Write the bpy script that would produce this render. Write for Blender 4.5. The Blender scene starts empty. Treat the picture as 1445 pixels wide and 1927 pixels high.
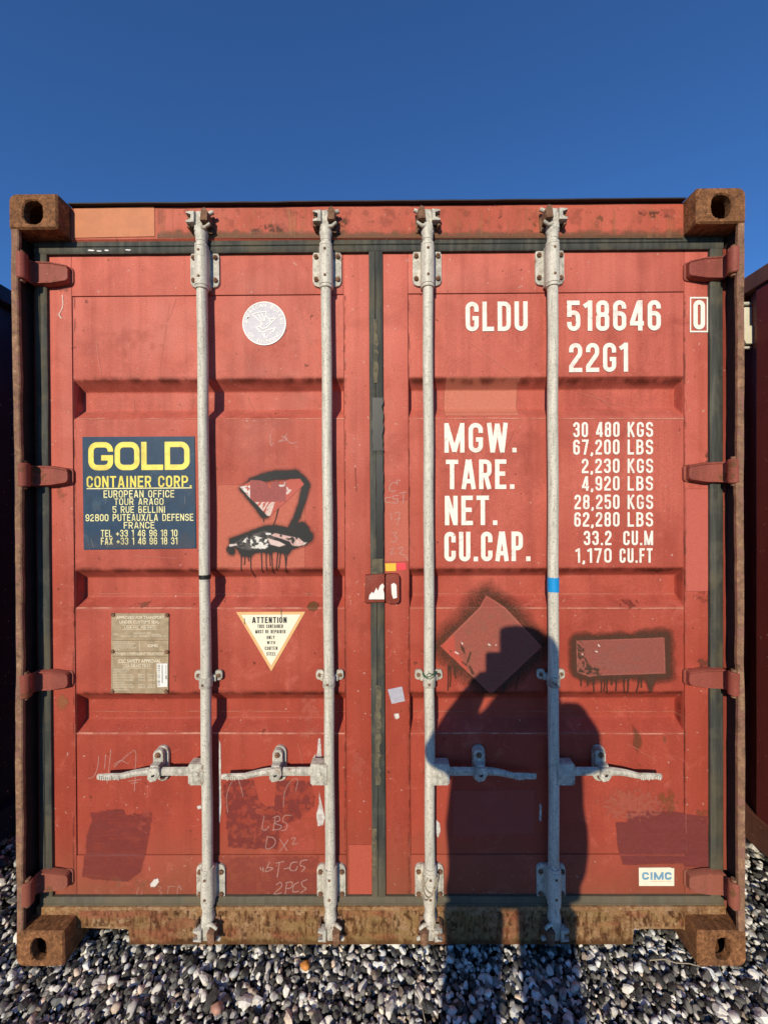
import bpy, bmesh, math, random
import numpy as np
from mathutils import Vector, Matrix

random.seed(7)
rng = np.random.default_rng(11)
scene = bpy.context.scene
col = scene.collection

# ------------------------------------------------------------------ camera
# world: X right, Y into the container, Z up; the corner castings' front faces lie on Y = 0
F, CX, CY = 724.0, 722.5, 963.5                     # focal length and centre on the 1445 x 1927 photo
CAM = np.array([0.0274, -1.2783, 1.5292])
RM = np.array([[0.99997731, 0.00424854, -0.0052285],     # camera right
               [-0.00520819, -0.0047771, -0.99997503],   # camera down
               [-0.00427341, 0.99997956, -0.00475486]])  # camera forward
cam_data = bpy.data.cameras.new('camera')
cam_data.sensor_fit = 'HORIZONTAL'
cam_data.sensor_width = 36.0
cam_data.lens = F / 1445.0 * 36.0
cam_data.clip_start = 0.005
cam_data.clip_end = 2000.0
cam = bpy.data.objects.new('camera', cam_data)
col.objects.link(cam)
m = Matrix.Identity(4)
for i in range(3):
    m[i][0] = RM[0][i]
    m[i][1] = -RM[1][i]
    m[i][2] = -RM[2][i]
    m[i][3] = CAM[i]
cam.matrix_world = m
scene.camera = cam

# ------------------------------------------------------------------ sky, sun, exposure
SUN_AZ, SUN_EL = 0.297, 0.380          # sunlight travels (SUN_AZ, 1, -SUN_EL)
sdir = Vector((SUN_AZ, 1.0, -SUN_EL)).normalized()
elev = math.asin(-sdir.z)
world = bpy.data.worlds.new('World')
scene.world = world
world.use_nodes = True
wt = world.node_tree
wt.nodes.clear()
sky = wt.nodes.new('ShaderNodeTexSky')
sky.sky_type = 'NISHITA'
sky.sun_disc = False
sky.sun_elevation = elev
sky.sun_rotation = math.atan2(-sdir.x, -sdir.y)
sky.altitude = 300
sky.air_density = 1.0
sky.dust_density = 0.0
sky.ozone_density = 10.0
bg = wt.nodes.new('ShaderNodeBackground')
bg.inputs['Strength'].default_value = 0.118
wo = wt.nodes.new('ShaderNodeOutputWorld')
wt.links.new(sky.outputs[0], bg.inputs['Color'])
wt.links.new(bg.outputs[0], wo.inputs['Surface'])
sun_data = bpy.data.lights.new('sun', 'SUN')
sun_data.energy = 3.45
sun_data.angle = math.radians(0.53)
sun_data.color = (1.0, 0.885, 0.68)
sun = bpy.data.objects.new('sun', sun_data)
sun.rotation_euler = sdir.to_track_quat('-Z', 'Y').to_euler()
sun.location = (-3, -10, 6)
col.objects.link(sun)
scene.view_settings.view_transform = 'Standard'
scene.view_settings.look = 'None'
scene.view_settings.exposure = 0.38
scene.view_settings.gamma = 1.0
scene.view_settings.use_curve_mapping = False
scene.render.film_transparent = False
try:
    scene.cycles.use_denoising = True
    scene.cycles.max_bounces = 6
    scene.cycles.transparent_max_bounces = 16
except Exception:
    pass


# ------------------------------------------------------------------ measuring
def at(px, py, Y):
    """photo measurement -> (X, Z) in metres on the upright plane at depth Y"""
    px = np.asarray(px, float); py = np.asarray(py, float)
    a = (px - CX) / F; b = (py - CY) / F
    d = [a * RM[0][i] + b * RM[1][i] + RM[2][i] for i in range(3)]
    t = (Y - CAM[1]) / d[1]
    return CAM[0] + d[0] * t, CAM[2] + d[2] * t


def AX(px, py, Y): return float(at(px, py, Y)[0])
def AZ(px, py, Y): return float(at(px, py, Y)[1])


def srgb(r, g, b, k=(1, 1, 1)):
    """sRGB 0-255 of a sunlit surface -> base colour"""
    o = []
    for c, kk in zip((r, g, b), k):
        c /= 255.0
        c = c / 12.92 if c <= 0.04045 else ((c + 0.055) / 1.055) ** 2.4
        o.append(min(0.9, c * kk))
    return tuple(o)


KL = (0.79, 0.775, 0.73)                        # base colour per sunlit picture value
def lit(r, g, b): return srgb(r, g, b, KL)


# ------------------------------------------------------------------ node helpers
class Nodes:
    def __init__(self, name):
        self.mat = bpy.data.materials.new(name)
        self.mat.use_nodes = True
        self.t = self.mat.node_tree
        self.t.nodes.clear()
        self.out = self.n('ShaderNodeOutputMaterial')
        self.bsdf = self.n('ShaderNodeBsdfPrincipled')
        self.l(self.bsdf.outputs[0], self.out.inputs['Surface'])
        self.tc = self.n('ShaderNodeTexCoord').outputs['Object']

    def n(self, kind): return self.t.nodes.new(kind)
    def l(self, a, b): self.t.links.new(a, b)

    def scaled(self, s):
        mp = self.n('ShaderNodeMapping')
        mp.inputs['Scale'].default_value = s
        self.l(self.tc, mp.inputs['Vector'])
        return mp.outputs[0]

    def noise(self, scale, detail=4, rough=0.55, vec=None, dist=0.0):
        x = self.n('ShaderNodeTexNoise')
        x.inputs['Scale'].default_value = scale
        x.inputs['Detail'].default_value = detail
        x.inputs['Roughness'].default_value = rough
        x.inputs['Distortion'].default_value = dist
        self.l(vec if vec is not None else self.tc, x.inputs['Vector'])
        return x.outputs['Fac']

    def ramp(self, fac, stops):
        r = self.n('ShaderNodeValToRGB')
        e = r.color_ramp.elements
        while len(e) < len(stops):
            e.new(0.5)
        for k, (p, c) in enumerate(stops):
            e[k].position = p
            e[k].color = (c, c, c, 1) if isinstance(c, (int, float)) else (c[0], c[1], c[2], 1)
        self.l(fac, r.inputs['Fac'])
        return r.outputs['Color']

    def mix(self, fac, a, b, mode='MIX'):
        x = self.n('ShaderNodeMix')
        x.data_type = 'RGBA'
        x.blend_type = mode
        for sock, v in ((x.inputs[0], fac), (x.inputs[6], a), (x.inputs[7], b)):
            if isinstance(v, (int, float)):
                sock.default_value = v
            elif isinstance(v, tuple):
                sock.default_value = (v[0], v[1], v[2], 1)
            else:
                self.l(v, sock)
        return x.outputs[2]

    def math(self, op, a, b=None):
        x = self.n('ShaderNodeMath')
        x.operation = op
        x.use_clamp = False
        for k, v in enumerate((a, b)):
            if v is None:
                continue
            if isinstance(v, (int, float)):
                x.inputs[k].default_value = v
            else:
                self.l(v, x.inputs[k])
        return x.outputs[0]

    def sep_z(self):
        s = self.n('ShaderNodeSeparateXYZ')
        self.l(self.tc, s.inputs[0])
        return s.outputs

    def bump(self, h, strength, dist=0.002):
        b = self.n('ShaderNodeBump')
        b.inputs['Strength'].default_value = strength
        b.inputs['Distance'].default_value = dist
        self.l(h, b.inputs['Height'])
        self.l(b.outputs[0], self.bsdf.inputs['Normal'])

    def done(self, color, rough=0.6, metal=0.0, spec=0.4):
        if isinstance(color, tuple):
            self.bsdf.inputs['Base Color'].default_value = (*color, 1)
        else:
            self.l(color, self.bsdf.inputs['Base Color'])
        if isinstance(rough, (int, float)):
            self.bsdf.inputs['Roughness'].default_value = rough
        else:
            self.l(rough, self.bsdf.inputs['Roughness'])
        self.bsdf.inputs['Metallic'].default_value = metal
        self.bsdf.inputs['Specular IOR Level'].default_value = spec
        return self.mat


def paint(name, main, faded, dark, rust=0.70, dust=0.0, rough=0.55, bump=0.25, pale_top=False):
    """weathered container paint: fading, run-down streaks, chalk specks, chips with rust"""
    N = Nodes(name)
    fn = N.noise(1.6, 5, 0.6)
    if pale_top:      # paler and pinker towards the top
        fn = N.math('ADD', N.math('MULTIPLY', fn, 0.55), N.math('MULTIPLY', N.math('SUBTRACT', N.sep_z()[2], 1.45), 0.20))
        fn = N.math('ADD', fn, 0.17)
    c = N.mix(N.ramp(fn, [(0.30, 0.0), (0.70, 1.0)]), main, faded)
    st = N.noise(1.0, 5, 0.6, N.scaled((22, 22, 0.9)))
    c = N.mix(N.ramp(st, [(0.42, 0.0), (0.75, 0.42)]), c, dark)
    c = N.mix(N.ramp(N.noise(5.0, 6, 0.65, dist=0.6), [(0.50, 0.0), (0.72, 0.42)]), c, dark)
    c = N.mix(N.ramp(N.noise(9.0, 7, 0.7, dist=1.2), [(0.56, 0.0), (0.70, 0.38)]), c, faded)
    g = N.noise(240, 2, 0.5)
    c = N.mix(0.16, c, N.ramp(g, [(0.3, 0.0), (0.7, 1.0)]), 'OVERLAY')
    c = N.mix(N.ramp(N.noise(75, 2, 0.4), [(0.725, 0.0), (0.75, 0.5)]), c, (0.55, 0.36, 0.30))
    c = N.mix(N.ramp(N.noise(42, 3, 0.5), [(0.715, 0.0), (0.74, 0.7)]), c, (0.10, 0.030, 0.018))
    rn = N.noise(14, 6, 0.65)
    c = N.mix(N.ramp(rn, [(rust, 0.0), (rust + 0.03, 0.85)]), c, (0.13, 0.055, 0.022))
    if dust > 0:
        z = N.sep_z()[2]
        zz = N.math('ADD', z, N.math('MULTIPLY', N.noise(6, 5), 0.35))
        mr = N.n('ShaderNodeMapRange')
        mr.inputs['From Min'].default_value = 0.62
        mr.inputs['From Max'].default_value = 0.20
        mr.inputs['To Min'].default_value = 0.0
        mr.inputs['To Max'].default_value = dust
        N.l(zz, mr.inputs['Value'])
        c = N.mix(mr.outputs[0], c, (0.19, 0.10, 0.055))
    h = N.math('ADD', N.math('MULTIPLY', g, 0.25), N.noise(30, 4, 0.6))
    N.bump(h, bump, 0.0015)
    return N.done(c, N.ramp(N.noise(7, 4), [(0.3, rough - 0.08), (0.7, rough + 0.12)]), 0.0, 0.15)


def rusty(name, stops, scale=26, paint_col=None, paint_thr=0.5, bump=0.6):
    N = Nodes(name)
    n = N.noise(scale, 8, 0.68, dist=0.5)
    c = N.ramp(n, stops)
    big = N.noise(scale * 0.22, 5, 0.6)
    c = N.mix(N.ramp(big, [(0.42, 0.0), (0.68, 0.55)]), c, stops[0][1])
    fine = N.noise(260, 3, 0.6)
    c = N.mix(0.35, c, N.ramp(fine, [(0.25, 0.0), (0.75, 1.0)]), 'OVERLAY')
    if paint_col:
        pm = N.ramp(N.noise(scale * 0.5, 7, 0.7), [(paint_thr, 1.0), (paint_thr + 0.05, 0.0)])
        c = N.mix(pm, c, paint_col)
    N.bump(N.math('ADD', n, N.math('MULTIPLY', fine, 0.4)), bump, 0.003)
    return N.done(c, 0.85, 0.0, 0.25)


def flat(name, color, rough=0.55, var=0.12, scale=40, bump=0.1, metal=0.0, spec=0.4, grime=None, gthr=0.62):
    N = Nodes(name)
    n = N.noise(scale, 5, 0.6)
    lo = tuple(c * (1 - var) for c in color)
    hi = tuple(min(1, c * (1 + var)) for c in color)
    c = N.ramp(n, [(0.3, lo), (0.7, hi)])
    if grime:
        c = N.mix(N.ramp(N.noise(scale * 0.5, 7, 0.7, dist=0.8), [(gthr, 0.0), (gthr + 0.06, 0.8)]), c, grime)
    N.bump(n, bump, 0.001)
    return N.done(c, rough, metal, spec)


M = {}
RED = lit(178, 80, 65)
M['red'] = paint('red_oxide_paint', RED, lit(222, 124, 110), lit(140, 58, 48), rust=0.70, dust=0.6, pale_top=True)
M['red_header'] = paint('faded_header_paint', lit(192, 92, 76), lit(214, 116, 96), lit(158, 80, 60), rust=0.645)
M['red_hinge'] = paint('mauve_hinge_paint', lit(150, 76, 66), lit(172, 98, 86), lit(92, 50, 42), rust=0.59, dust=0.5)
M['red_edge'] = paint('dark_red_edge_paint', lit(140, 62, 52), lit(160, 80, 66), lit(90, 44, 36), rust=0.62, dust=0.5)
M['orange_patch'] = flat('orange_primer', lit(208, 128, 84), 0.6, 0.10, 30, grime=lit(150, 86, 60), gthr=0.64)
M['rust_cast'] = rusty('casting_rust', [(0.30, (0.05, 0.022, 0.010)), (0.45, (0.18, 0.078, 0.030)), (0.58, (0.29, 0.125, 0.050)), (0.76, (0.46, 0.26, 0.14))], 75, (0.20, 0.075, 0.045), 0.36)
M['rust_fin'] = rusty('post_rust', [(0.30, (0.09, 0.045, 0.026)), (0.46, (0.21, 0.115, 0.070)), (0.60, (0.32, 0.175, 0.100)), (0.78, (0.46, 0.33, 0.22))], 30, (0.24, 0.115, 0.085), 0.43)
M['rust_sill'] = rusty('sill_rust', [(0.28, (0.090, 0.036, 0.012)), (0.44, (0.22, 0.110, 0.045)), (0.56, (0.31, 0.175, 0.080)), (0.74, (0.42, 0.30, 0.17))], 48, (0.31, 0.185, 0.10), 0.40, 0.9)
M['rust_bolt'] = rusty('bolt_rust', [(0.3, (0.07, 0.035, 0.020)), (0.5, (0.21, 0.11, 0.065)), (0.7, (0.32, 0.18, 0.11))], 90)
M['post_dark'] = flat('post_inner_shade', (0.035, 0.018, 0.015), 0.7, 0.3, 20)  # near-black: shade behind the post's front lip put into the colour
M['lip'] = flat('weathered_black_lip', (0.018, 0.014, 0.014), 0.7, 0.3, 30)


def gasket_material():
    N = Nodes('door_rubber')
    st = N.noise(1.0, 6, 0.65, N.scaled((60, 60, 5)))
    c = N.ramp(st, [(0.30, (0.026, 0.028, 0.025)), (0.52, (0.050, 0.052, 0.045)), (0.74, (0.105, 0.100, 0.078))])
    c = N.mix(N.ramp(N.noise(12, 7, 0.7), [(0.52, 0.0), (0.72, 0.6)]), c, (0.13, 0.12, 0.085))
    c = N.mix(N.ramp(N.noise(3.0, 6, 0.7), [(0.50, 0.0), (0.60, 0.55)]), c, (0.095, 0.078, 0.045))
    z = N.sep_z()[2]
    zz = N.math('ADD', z, N.math('MULTIPLY', N.noise(7, 5), 0.25))
    mr = N.n('ShaderNodeMapRange')
    mr.inputs['From Min'].default_value = 0.48
    mr.inputs['From Max'].default_value = 0.18
    mr.inputs['To Max'].default_value = 0.75
    N.l(zz, mr.inputs['Value'])
    c = N.mix(mr.outputs[0], c, (0.16, 0.125, 0.075))
    N.bump(st, 0.5, 0.002)
    return N.done(c, 0.75, 0, 0.3)


M['gasket'] = gasket_material()


def galvanised(name='weathered_galvanised_steel', worn=False):
    N = Nodes(name)
    st = N.noise(1.0, 5, 0.65, N.scaled((120, 120, 9)))
    c = N.ramp(st, [(0.26, (0.32, 0.30, 0.245)), (0.42, (0.52, 0.49, 0.41)), (0.66, (0.67, 0.63, 0.535))])
    c = N.mix(N.ramp(N.noise(30, 6, 0.7), [(0.56, 0.0), (0.70, 0.55)]), c, (0.25, 0.235, 0.20))
    c = N.mix(N.ramp(N.noise(11, 6, 0.7), [(0.62, 0.0), (0.72, 0.5)]), c, (0.36, 0.25, 0.14))
    c = N.mix(N.ramp(N.noise(190, 3, 0.6), [(0.54, 0.0), (0.66, 0.65)]), c, (0.20, 0.19, 0.165))
    c = N.mix(N.ramp(N.noise(55, 4, 0.65, dist=1.0), [(0.60, 0.0), (0.68, 0.7)]), c, (0.66, 0.63, 0.56))
    if worn:        # greasy, dirtier castings with rust coming through
        c = N.mix(N.ramp(N.noise(38, 6, 0.7, dist=0.8), [(0.42, 0.0), (0.62, 0.75)]), c, (0.27, 0.255, 0.22))
        c = N.mix(N.ramp(N.noise(24, 7, 0.7, dist=0.4), [(0.58, 0.0), (0.66, 0.8)]), c, (0.22, 0.12, 0.065))
    N.bump(N.noise(220, 4, 0.6), 0.35, 0.001)
    return N.done(c, 0.6, 0.05, 0.3)


M['galv'] = galvanised()
M['galv_worn'] = galvanised('dirty_galvanised_casting', True)
M['white'] = flat('stencil_white', (0.80, 0.76, 0.67), 0.55, 0.05, 60, grime=(0.62, 0.45, 0.38), gthr=0.70)
M['navy_label'] = flat('navy_label_film', (0.024, 0.054, 0.098), 0.5, 0.14, 40, grime=(0.05, 0.085, 0.125), gthr=0.60, spec=0.2)
M['yellow'] = flat('label_yellow', (0.80, 0.66, 0.10), 0.45, 0.06, 50)
M['pale_yellow'] = flat('label_pale_yellow', (0.82, 0.76, 0.36), 0.45, 0.04, 50)
M['plate'] = flat('approval_plate_metal', (0.33, 0.25, 0.155), 0.5, 0.22, 60, 0.3, 0.0, grime=(0.20, 0.13, 0.08), gthr=0.62)
M['plate_text'] = flat('plate_relief_lettering', (0.74, 0.66, 0.50), 0.45, 0.08, 60)
M['plate_line'] = flat('plate_engraved_line', (0.16, 0.115, 0.065), 0.6, 0.1, 60)
M['cream'] = flat('cream_sticker_film', (0.78, 0.74, 0.58), 0.45, 0.05, 40, grime=(0.62, 0.52, 0.34), gthr=0.70)
M['sticker_white'] = flat('white_sticker_film', (0.74, 0.72, 0.68), 0.5, 0.05, 60)
M['orange_line'] = flat('orange_sticker_border', (0.70, 0.42, 0.18), 0.5, 0.08, 40)
M['black_ink'] = flat('black_ink', (0.022, 0.022, 0.024), 0.5, 0.1, 60)
M['grey_ink'] = flat('faded_grey_ink', (0.16, 0.15, 0.13), 0.5, 0.1, 60)
M['blue_ink'] = flat('faded_blue_ink', (0.17, 0.33, 0.47), 0.5, 0.15, 60)
M['seal_grey'] = flat('seal_lilac_grey', (0.40, 0.39, 0.45), 0.45, 0.14, 120, grime=(0.52, 0.48, 0.50), gthr=0.58)
M['tape_blue'] = flat('blue_tape', (0.012, 0.27, 0.62), 0.4, 0.06, 40)
M['tape_black'] = flat('black_tape', (0.015, 0.015, 0.014), 0.4, 0.1, 40)
M['tag_yellow'] = flat('yellow_tag_film', (0.76, 0.47, 0.045), 0.45, 0.06, 40)
M['tag_red'] = flat('red_tag_film', (0.70, 0.055, 0.07), 0.45, 0.10, 60)
M['worn_rubber'] = flat('worn_brown_rubber', (0.12, 0.10, 0.06), 0.8, 0.35, 60, 0.4, grime=(0.05, 0.05, 0.04), gthr=0.52)
M['green_wire'] = flat('green_wire', (0.03, 0.11, 0.06), 0.5, 0.1, 60)
M['twine'] = flat('tan_twine', (0.34, 0.28, 0.20), 0.8, 0.2, 200)
M['maroon'] = paint('neighbour_maroon_paint', (0.13, 0.022, 0.020), (0.16, 0.032, 0.028), (0.08, 0.016, 0.015), rust=0.69)
M['maroon_rail'] = paint('neighbour_rail_paint', (0.14, 0.050, 0.036), (0.19, 0.082, 0.055), (0.07, 0.030, 0.022), rust=0.62)
M['navy'] = paint('neighbour_navy_paint', (0.010, 0.016, 0.040), (0.014, 0.022, 0.050), (0.007, 0.010, 0.022), rust=0.74)
M['vent_cream'] = flat('cream_vent_plastic', (0.60, 0.56, 0.42), 0.5, 0.08, 40)
M['jacket'] = flat('dark_jacket_cloth', (0.025, 0.028, 0.035), 0.9, 0.2, 60)
M['trousers'] = flat('dark_trouser_cloth', (0.03, 0.035, 0.05), 0.9, 0.2, 60)
M['skin'] = flat('skin', (0.50, 0.30, 0.22), 0.55, 0.06, 40)
M['hair'] = flat('dark_hair', (0.02, 0.015, 0.012), 0.7, 0.2, 120)
M['phone'] = flat('dark_phone_glass', (0.015, 0.015, 0.018), 0.2, 0.05, 40)


def mark_material():
    """paint, chalk and scuffs lying on the door: colour and coverage ride on the sheet itself"""
    N = Nodes('paint_mark')
    N.mat.blend_method = 'BLEND' if hasattr(N.mat, 'blend_method') else None
    a = N.n('ShaderNodeAttribute')
    a.attribute_name = 'mark'
    g = N.noise(200, 2, 0.5)
    c = N.mix(0.14, a.outputs['Color'], N.ramp(g, [(0.3, 0.0), (0.7, 1.0)]), 'OVERLAY')
    N.done(c, 0.65, 0, 0.3)
    N.l(a.outputs['Alpha'], N.bsdf.inputs['Alpha'])
    return N.mat


M['mark'] = mark_material()


# ------------------------------------------------------------------ mesh helpers
def link(o, parent=None):
    col.objects.link(o)
    if parent is not None:
        o.parent = parent
    return o


def mk(name, bm, material, parent=None, smooth=False, angle=None):
    bmesh.ops.recalc_face_normals(bm, faces=bm.faces)
    me = bpy.data.meshes.new(name)
    bm.to_mesh(me)
    bm.free()
    me.materials.append(M[material] if isinstance(material, str) else material)
    if smooth or angle:
        me.polygons.foreach_set('use_smooth', [True] * len(me.polygons))
        if angle:
            try:
                me.set_sharp_from_angle(angle=math.radians(angle))
            except Exception:
                pass
    o = bpy.data.objects.new(name, me)
    return link(o, parent)


def mk_py(name, verts, faces, material, parent=None, smooth=False):
    me = bpy.data.meshes.new(name)
    me.from_pydata([tuple(v) for v in verts], [], [tuple(f) for f in faces])
    me.materials.append(M[material] if isinstance(material, str) else material)
    if smooth:
        me.polygons.foreach_set('use_smooth', [True] * len(me.polygons))
    me.update()
    o = bpy.data.objects.new(name, me)
    return link(o, parent)


def thing(name, label, cat, loc=(0, 0, 0), group=None):
    o = bpy.data.objects.new(name, None)
    o.empty_display_size = 0.1
    o.location = loc
    o['label'] = label
    o['category'] = cat
    if group:
        o['group'] = group
    return link(o)


def part(name, parent, label=None):
    """an Empty that gathers the pieces of one part"""
    o = bpy.data.objects.new(name, None)
    o.empty_display_size = 0.05
    if label:
        o['label'] = label
    return link(o, parent)


def lab(o, label):
    o['label'] = label
    return o


def add_box(bm, x0, x1, y0, y1, z0, z1, bevel=0.0, seg=2):
    vs = [bm.verts.new((x, y, z)) for x in (x0, x1) for y in (y0, y1) for z in (z0, z1)]
    fs = [(0, 1, 3, 2), (4, 6, 7, 5), (0, 4, 5, 1), (2, 3, 7, 6), (0, 2, 6, 4), (1, 5, 7, 3)]
    faces = [bm.faces.new([vs[i] for i in f]) for f in fs]
    if bevel > 0:
        es = list({e for f in faces for e in f.edges})
        bmesh.ops.bevel(bm, geom=es, offset=bevel, segments=seg, affect='EDGES', profile=0.5)
    return faces


def box(*a, bevel=0.0, seg=2):
    bm = bmesh.new()
    add_box(bm, *a, bevel=bevel, seg=seg)
    return bm


def add_tube(bm, pts, radii, seg=14, cap=True, flat=None):
    """round bar through the points; flat = (sx, sy) squash per point list"""
    pts = [Vector(p) for p in pts]
    n = len(pts)
    if isinstance(radii, (int, float)):
        radii = [radii] * n
    rings = []
    ref = Vector((0, 1, 0))
    for i, p in enumerate(pts):
        d = (pts[min(i + 1, n - 1)] - pts[max(i - 1, 0)]).normalized()
        r = ref if abs(d.dot(ref)) < 0.95 else Vector((1, 0, 0))
        u = d.cross(r).normalized()
        v = u.cross(d).normalized()
        su, sv = flat[i] if flat else (1, 1)
        rings.append([bm.verts.new(p + u * (math.cos(2 * math.pi * k / seg) * radii[i] * su) + v * (math.sin(2 * math.pi * k / seg) * radii[i] * sv)) for k in range(seg)])
    for a, b in zip(rings, rings[1:]):
        for k in range(seg):
            bm.faces.new((a[k], a[(k + 1) % seg], b[(k + 1) % seg], b[k]))
    if cap:
        bm.faces.new(rings[0])
        bm.faces.new(rings[-1][::-1])


def add_prism(bm, poly, y0, y1, bevel=0.0, seg=2):
    """outline in (X, Z), from depth y0 (front) to y1"""
    a = [bm.verts.new((x, y0, z)) for x, z in poly]
    b = [bm.verts.new((x, y1, z)) for x, z in poly]
    n = len(poly)
    f0 = bm.faces.new(a)
    bm.faces.new(b[::-1])
    for k in range(n):
        bm.faces.new((a[k], b[k], b[(k + 1) % n], a[(k + 1) % n]))
    if bevel > 0:
        bmesh.ops.bevel(bm, geom=list(f0.edges), offset=bevel, segments=seg, affect='EDGES', profile=0.5)


def rrect(x0, x1, z0, z1, r, seg=5):
    p = []
    for cx, cz, a0 in ((x1 - r, z1 - r, 0), (x0 + r, z1 - r, 90), (x0 + r, z0 + r, 180), (x1 - r, z0 + r, 270)):
        for k in range(seg + 1):
            a = math.radians(a0 + 90 * k / seg)
            p.append((cx + r * math.cos(a), cz + r * math.sin(a)))
    return p


def add_hex(bm, x, z, y0, y1, r, rot=0.0):
    add_prism(bm, [(x + r * math.cos(rot + k * math.pi / 3), z + r * math.sin(rot + k * math.pi / 3)) for k in range(6)], y0, y1, r * 0.18, 1)


# ------------------------------------------------------------------ numpy value noise for outlines and wear
def vnoise(x, y, seed=0):
    xi = np.floor(x).astype(np.int64); yi = np.floor(y).astype(np.int64)
    fx = x - xi; fy = y - yi
    fx = fx * fx * (3 - 2 * fx); fy = fy * fy * (3 - 2 * fy)

    def h(a, b):
        n = (a * 374761393 + b * 668265263 + seed * 1442695041) & 0xFFFFFFFF
        n = ((n ^ (n >> 13)) * 1274126177) & 0xFFFFFFFF
        return ((n ^ (n >> 16)) & 0xFFFF) / 65535.0
    return (h(xi, yi) * (1 - fx) + h(xi + 1, yi) * fx) * (1 - fy) + (h(xi, yi + 1) * (1 - fx) + h(xi + 1, yi + 1) * fx) * fy


def fbm(x, y, seed=0, oct=4):
    s = 0; a = 0.5; t = 0
    for k in range(oct):
        s = s + a * vnoise(x * 2 ** k + 17.3 * k, y * 2 ** k - 9.1 * k, seed + k)
        t += a
        a *= 0.55
    return s / t


# ------------------------------------------------------------------ dimensions of the container's door end
W, H = 1.2225, 2.591
YD = 0.075                   # door skin
YG = 0.062                   # rubber seal
YH = 0.058                   # header
YS = 0.056                   # sill
STEP = 0.004                 # pressed panel lies this far behind stiles and rails
GD = 0.045                   # groove depth
Z_DT = AZ(700, 470, YD)      # door skin top
Z_DB = AZ(700, 1697, YD)     # door skin bottom
Z_PT = AZ(700, 552.5, YD)    # pressed panel top
Z_PB = AZ(700, 1610, YD)
GROOVES = []
for t0, t1, b0, b1 in ((712, 737, 772, 787), (1072, 1085, 1122, 1145), (1305, 1314.7, 1351, 1382)):
    GROOVES.append((AZ(500, t0, YD), AZ(500, t1, YD + GD), AZ(500, b0, YD + GD), AZ(500, b1, YD)))
DOORS = {  # outer edges of skin, edges of pressed panel
    'L': (AX(89, 1000, YD), AX(698, 1000, YD), AX(138.5, 1000, YD), AX(649, 1000, YD)),
    'R': (AX(721, 1000, YD), AX(1342, 1000, YD), AX(769.5, 1000, YD), AX(1288.5, 1000, YD)),
}


def soft(t, r=0.07):
    """trapezoid flank 0..1 with rounded shoulders"""
    t = np.clip(t, -r, 1 + r)
    lo = np.where(t < r, (t + r) ** 2 / (4 * r), t)
    return np.where(t > 1 - r, 1 - (1 + r - t) ** 2 / (4 * r), lo)


def surf(X, Z):
    """depth Y of the door skin at X, Z"""
    X = np.asarray(X, float); Z = np.asarray(Z, float)
    Y = np.full(np.broadcast(X, Z).shape, YD)
    for key in 'LR':
        x0, x1, p0, p1 = DOORS[key]
        inside = (X > p0) & (X < p1) & (Z < Z_PT) & (Z > Z_PB)
        d = np.zeros_like(Y)
        for (a, b, c, e) in GROOVES:
            fz = np.minimum((a - Z) / (a - b), (Z - e) / (c - e))
            fx = np.minimum((X - p0 - 0.002) / 0.003, (p1 - 0.002 - X) / 0.003)
            d = np.maximum(d, soft(np.minimum(fz, fx)))
        wav = 0.0045 * (fbm(X * 3.2, Z * 2.6, 5, 3) - 0.5)
        for dx_, dz_, dr_, da_ in ((-0.62, 1.95, 0.10, 0.004), (-0.30, 1.62, 0.06, 0.003), (-0.85, 0.62, 0.09, 0.005), (0.42, 1.98, 0.08, 0.003), (0.80, 0.62, 0.07, 0.005), (0.35, 0.70, 0.10, 0.004), (0.72, 1.45, 0.09, 0.0025)):
            wav = wav + da_ * np.exp(-((X - dx_) ** 2 + (Z - dz_) ** 2 * 1.6) / dr_ ** 2)
        wav = wav * np.clip(np.minimum(np.minimum(X - p0, p1 - X), np.minimum(Z_PT - Z, Z - Z_PB)) / 0.06, 0, 1)
        Y = np.where(inside, YD + STEP * 1.0 + d * (GD - STEP) + wav, Y)
    return Y


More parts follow.
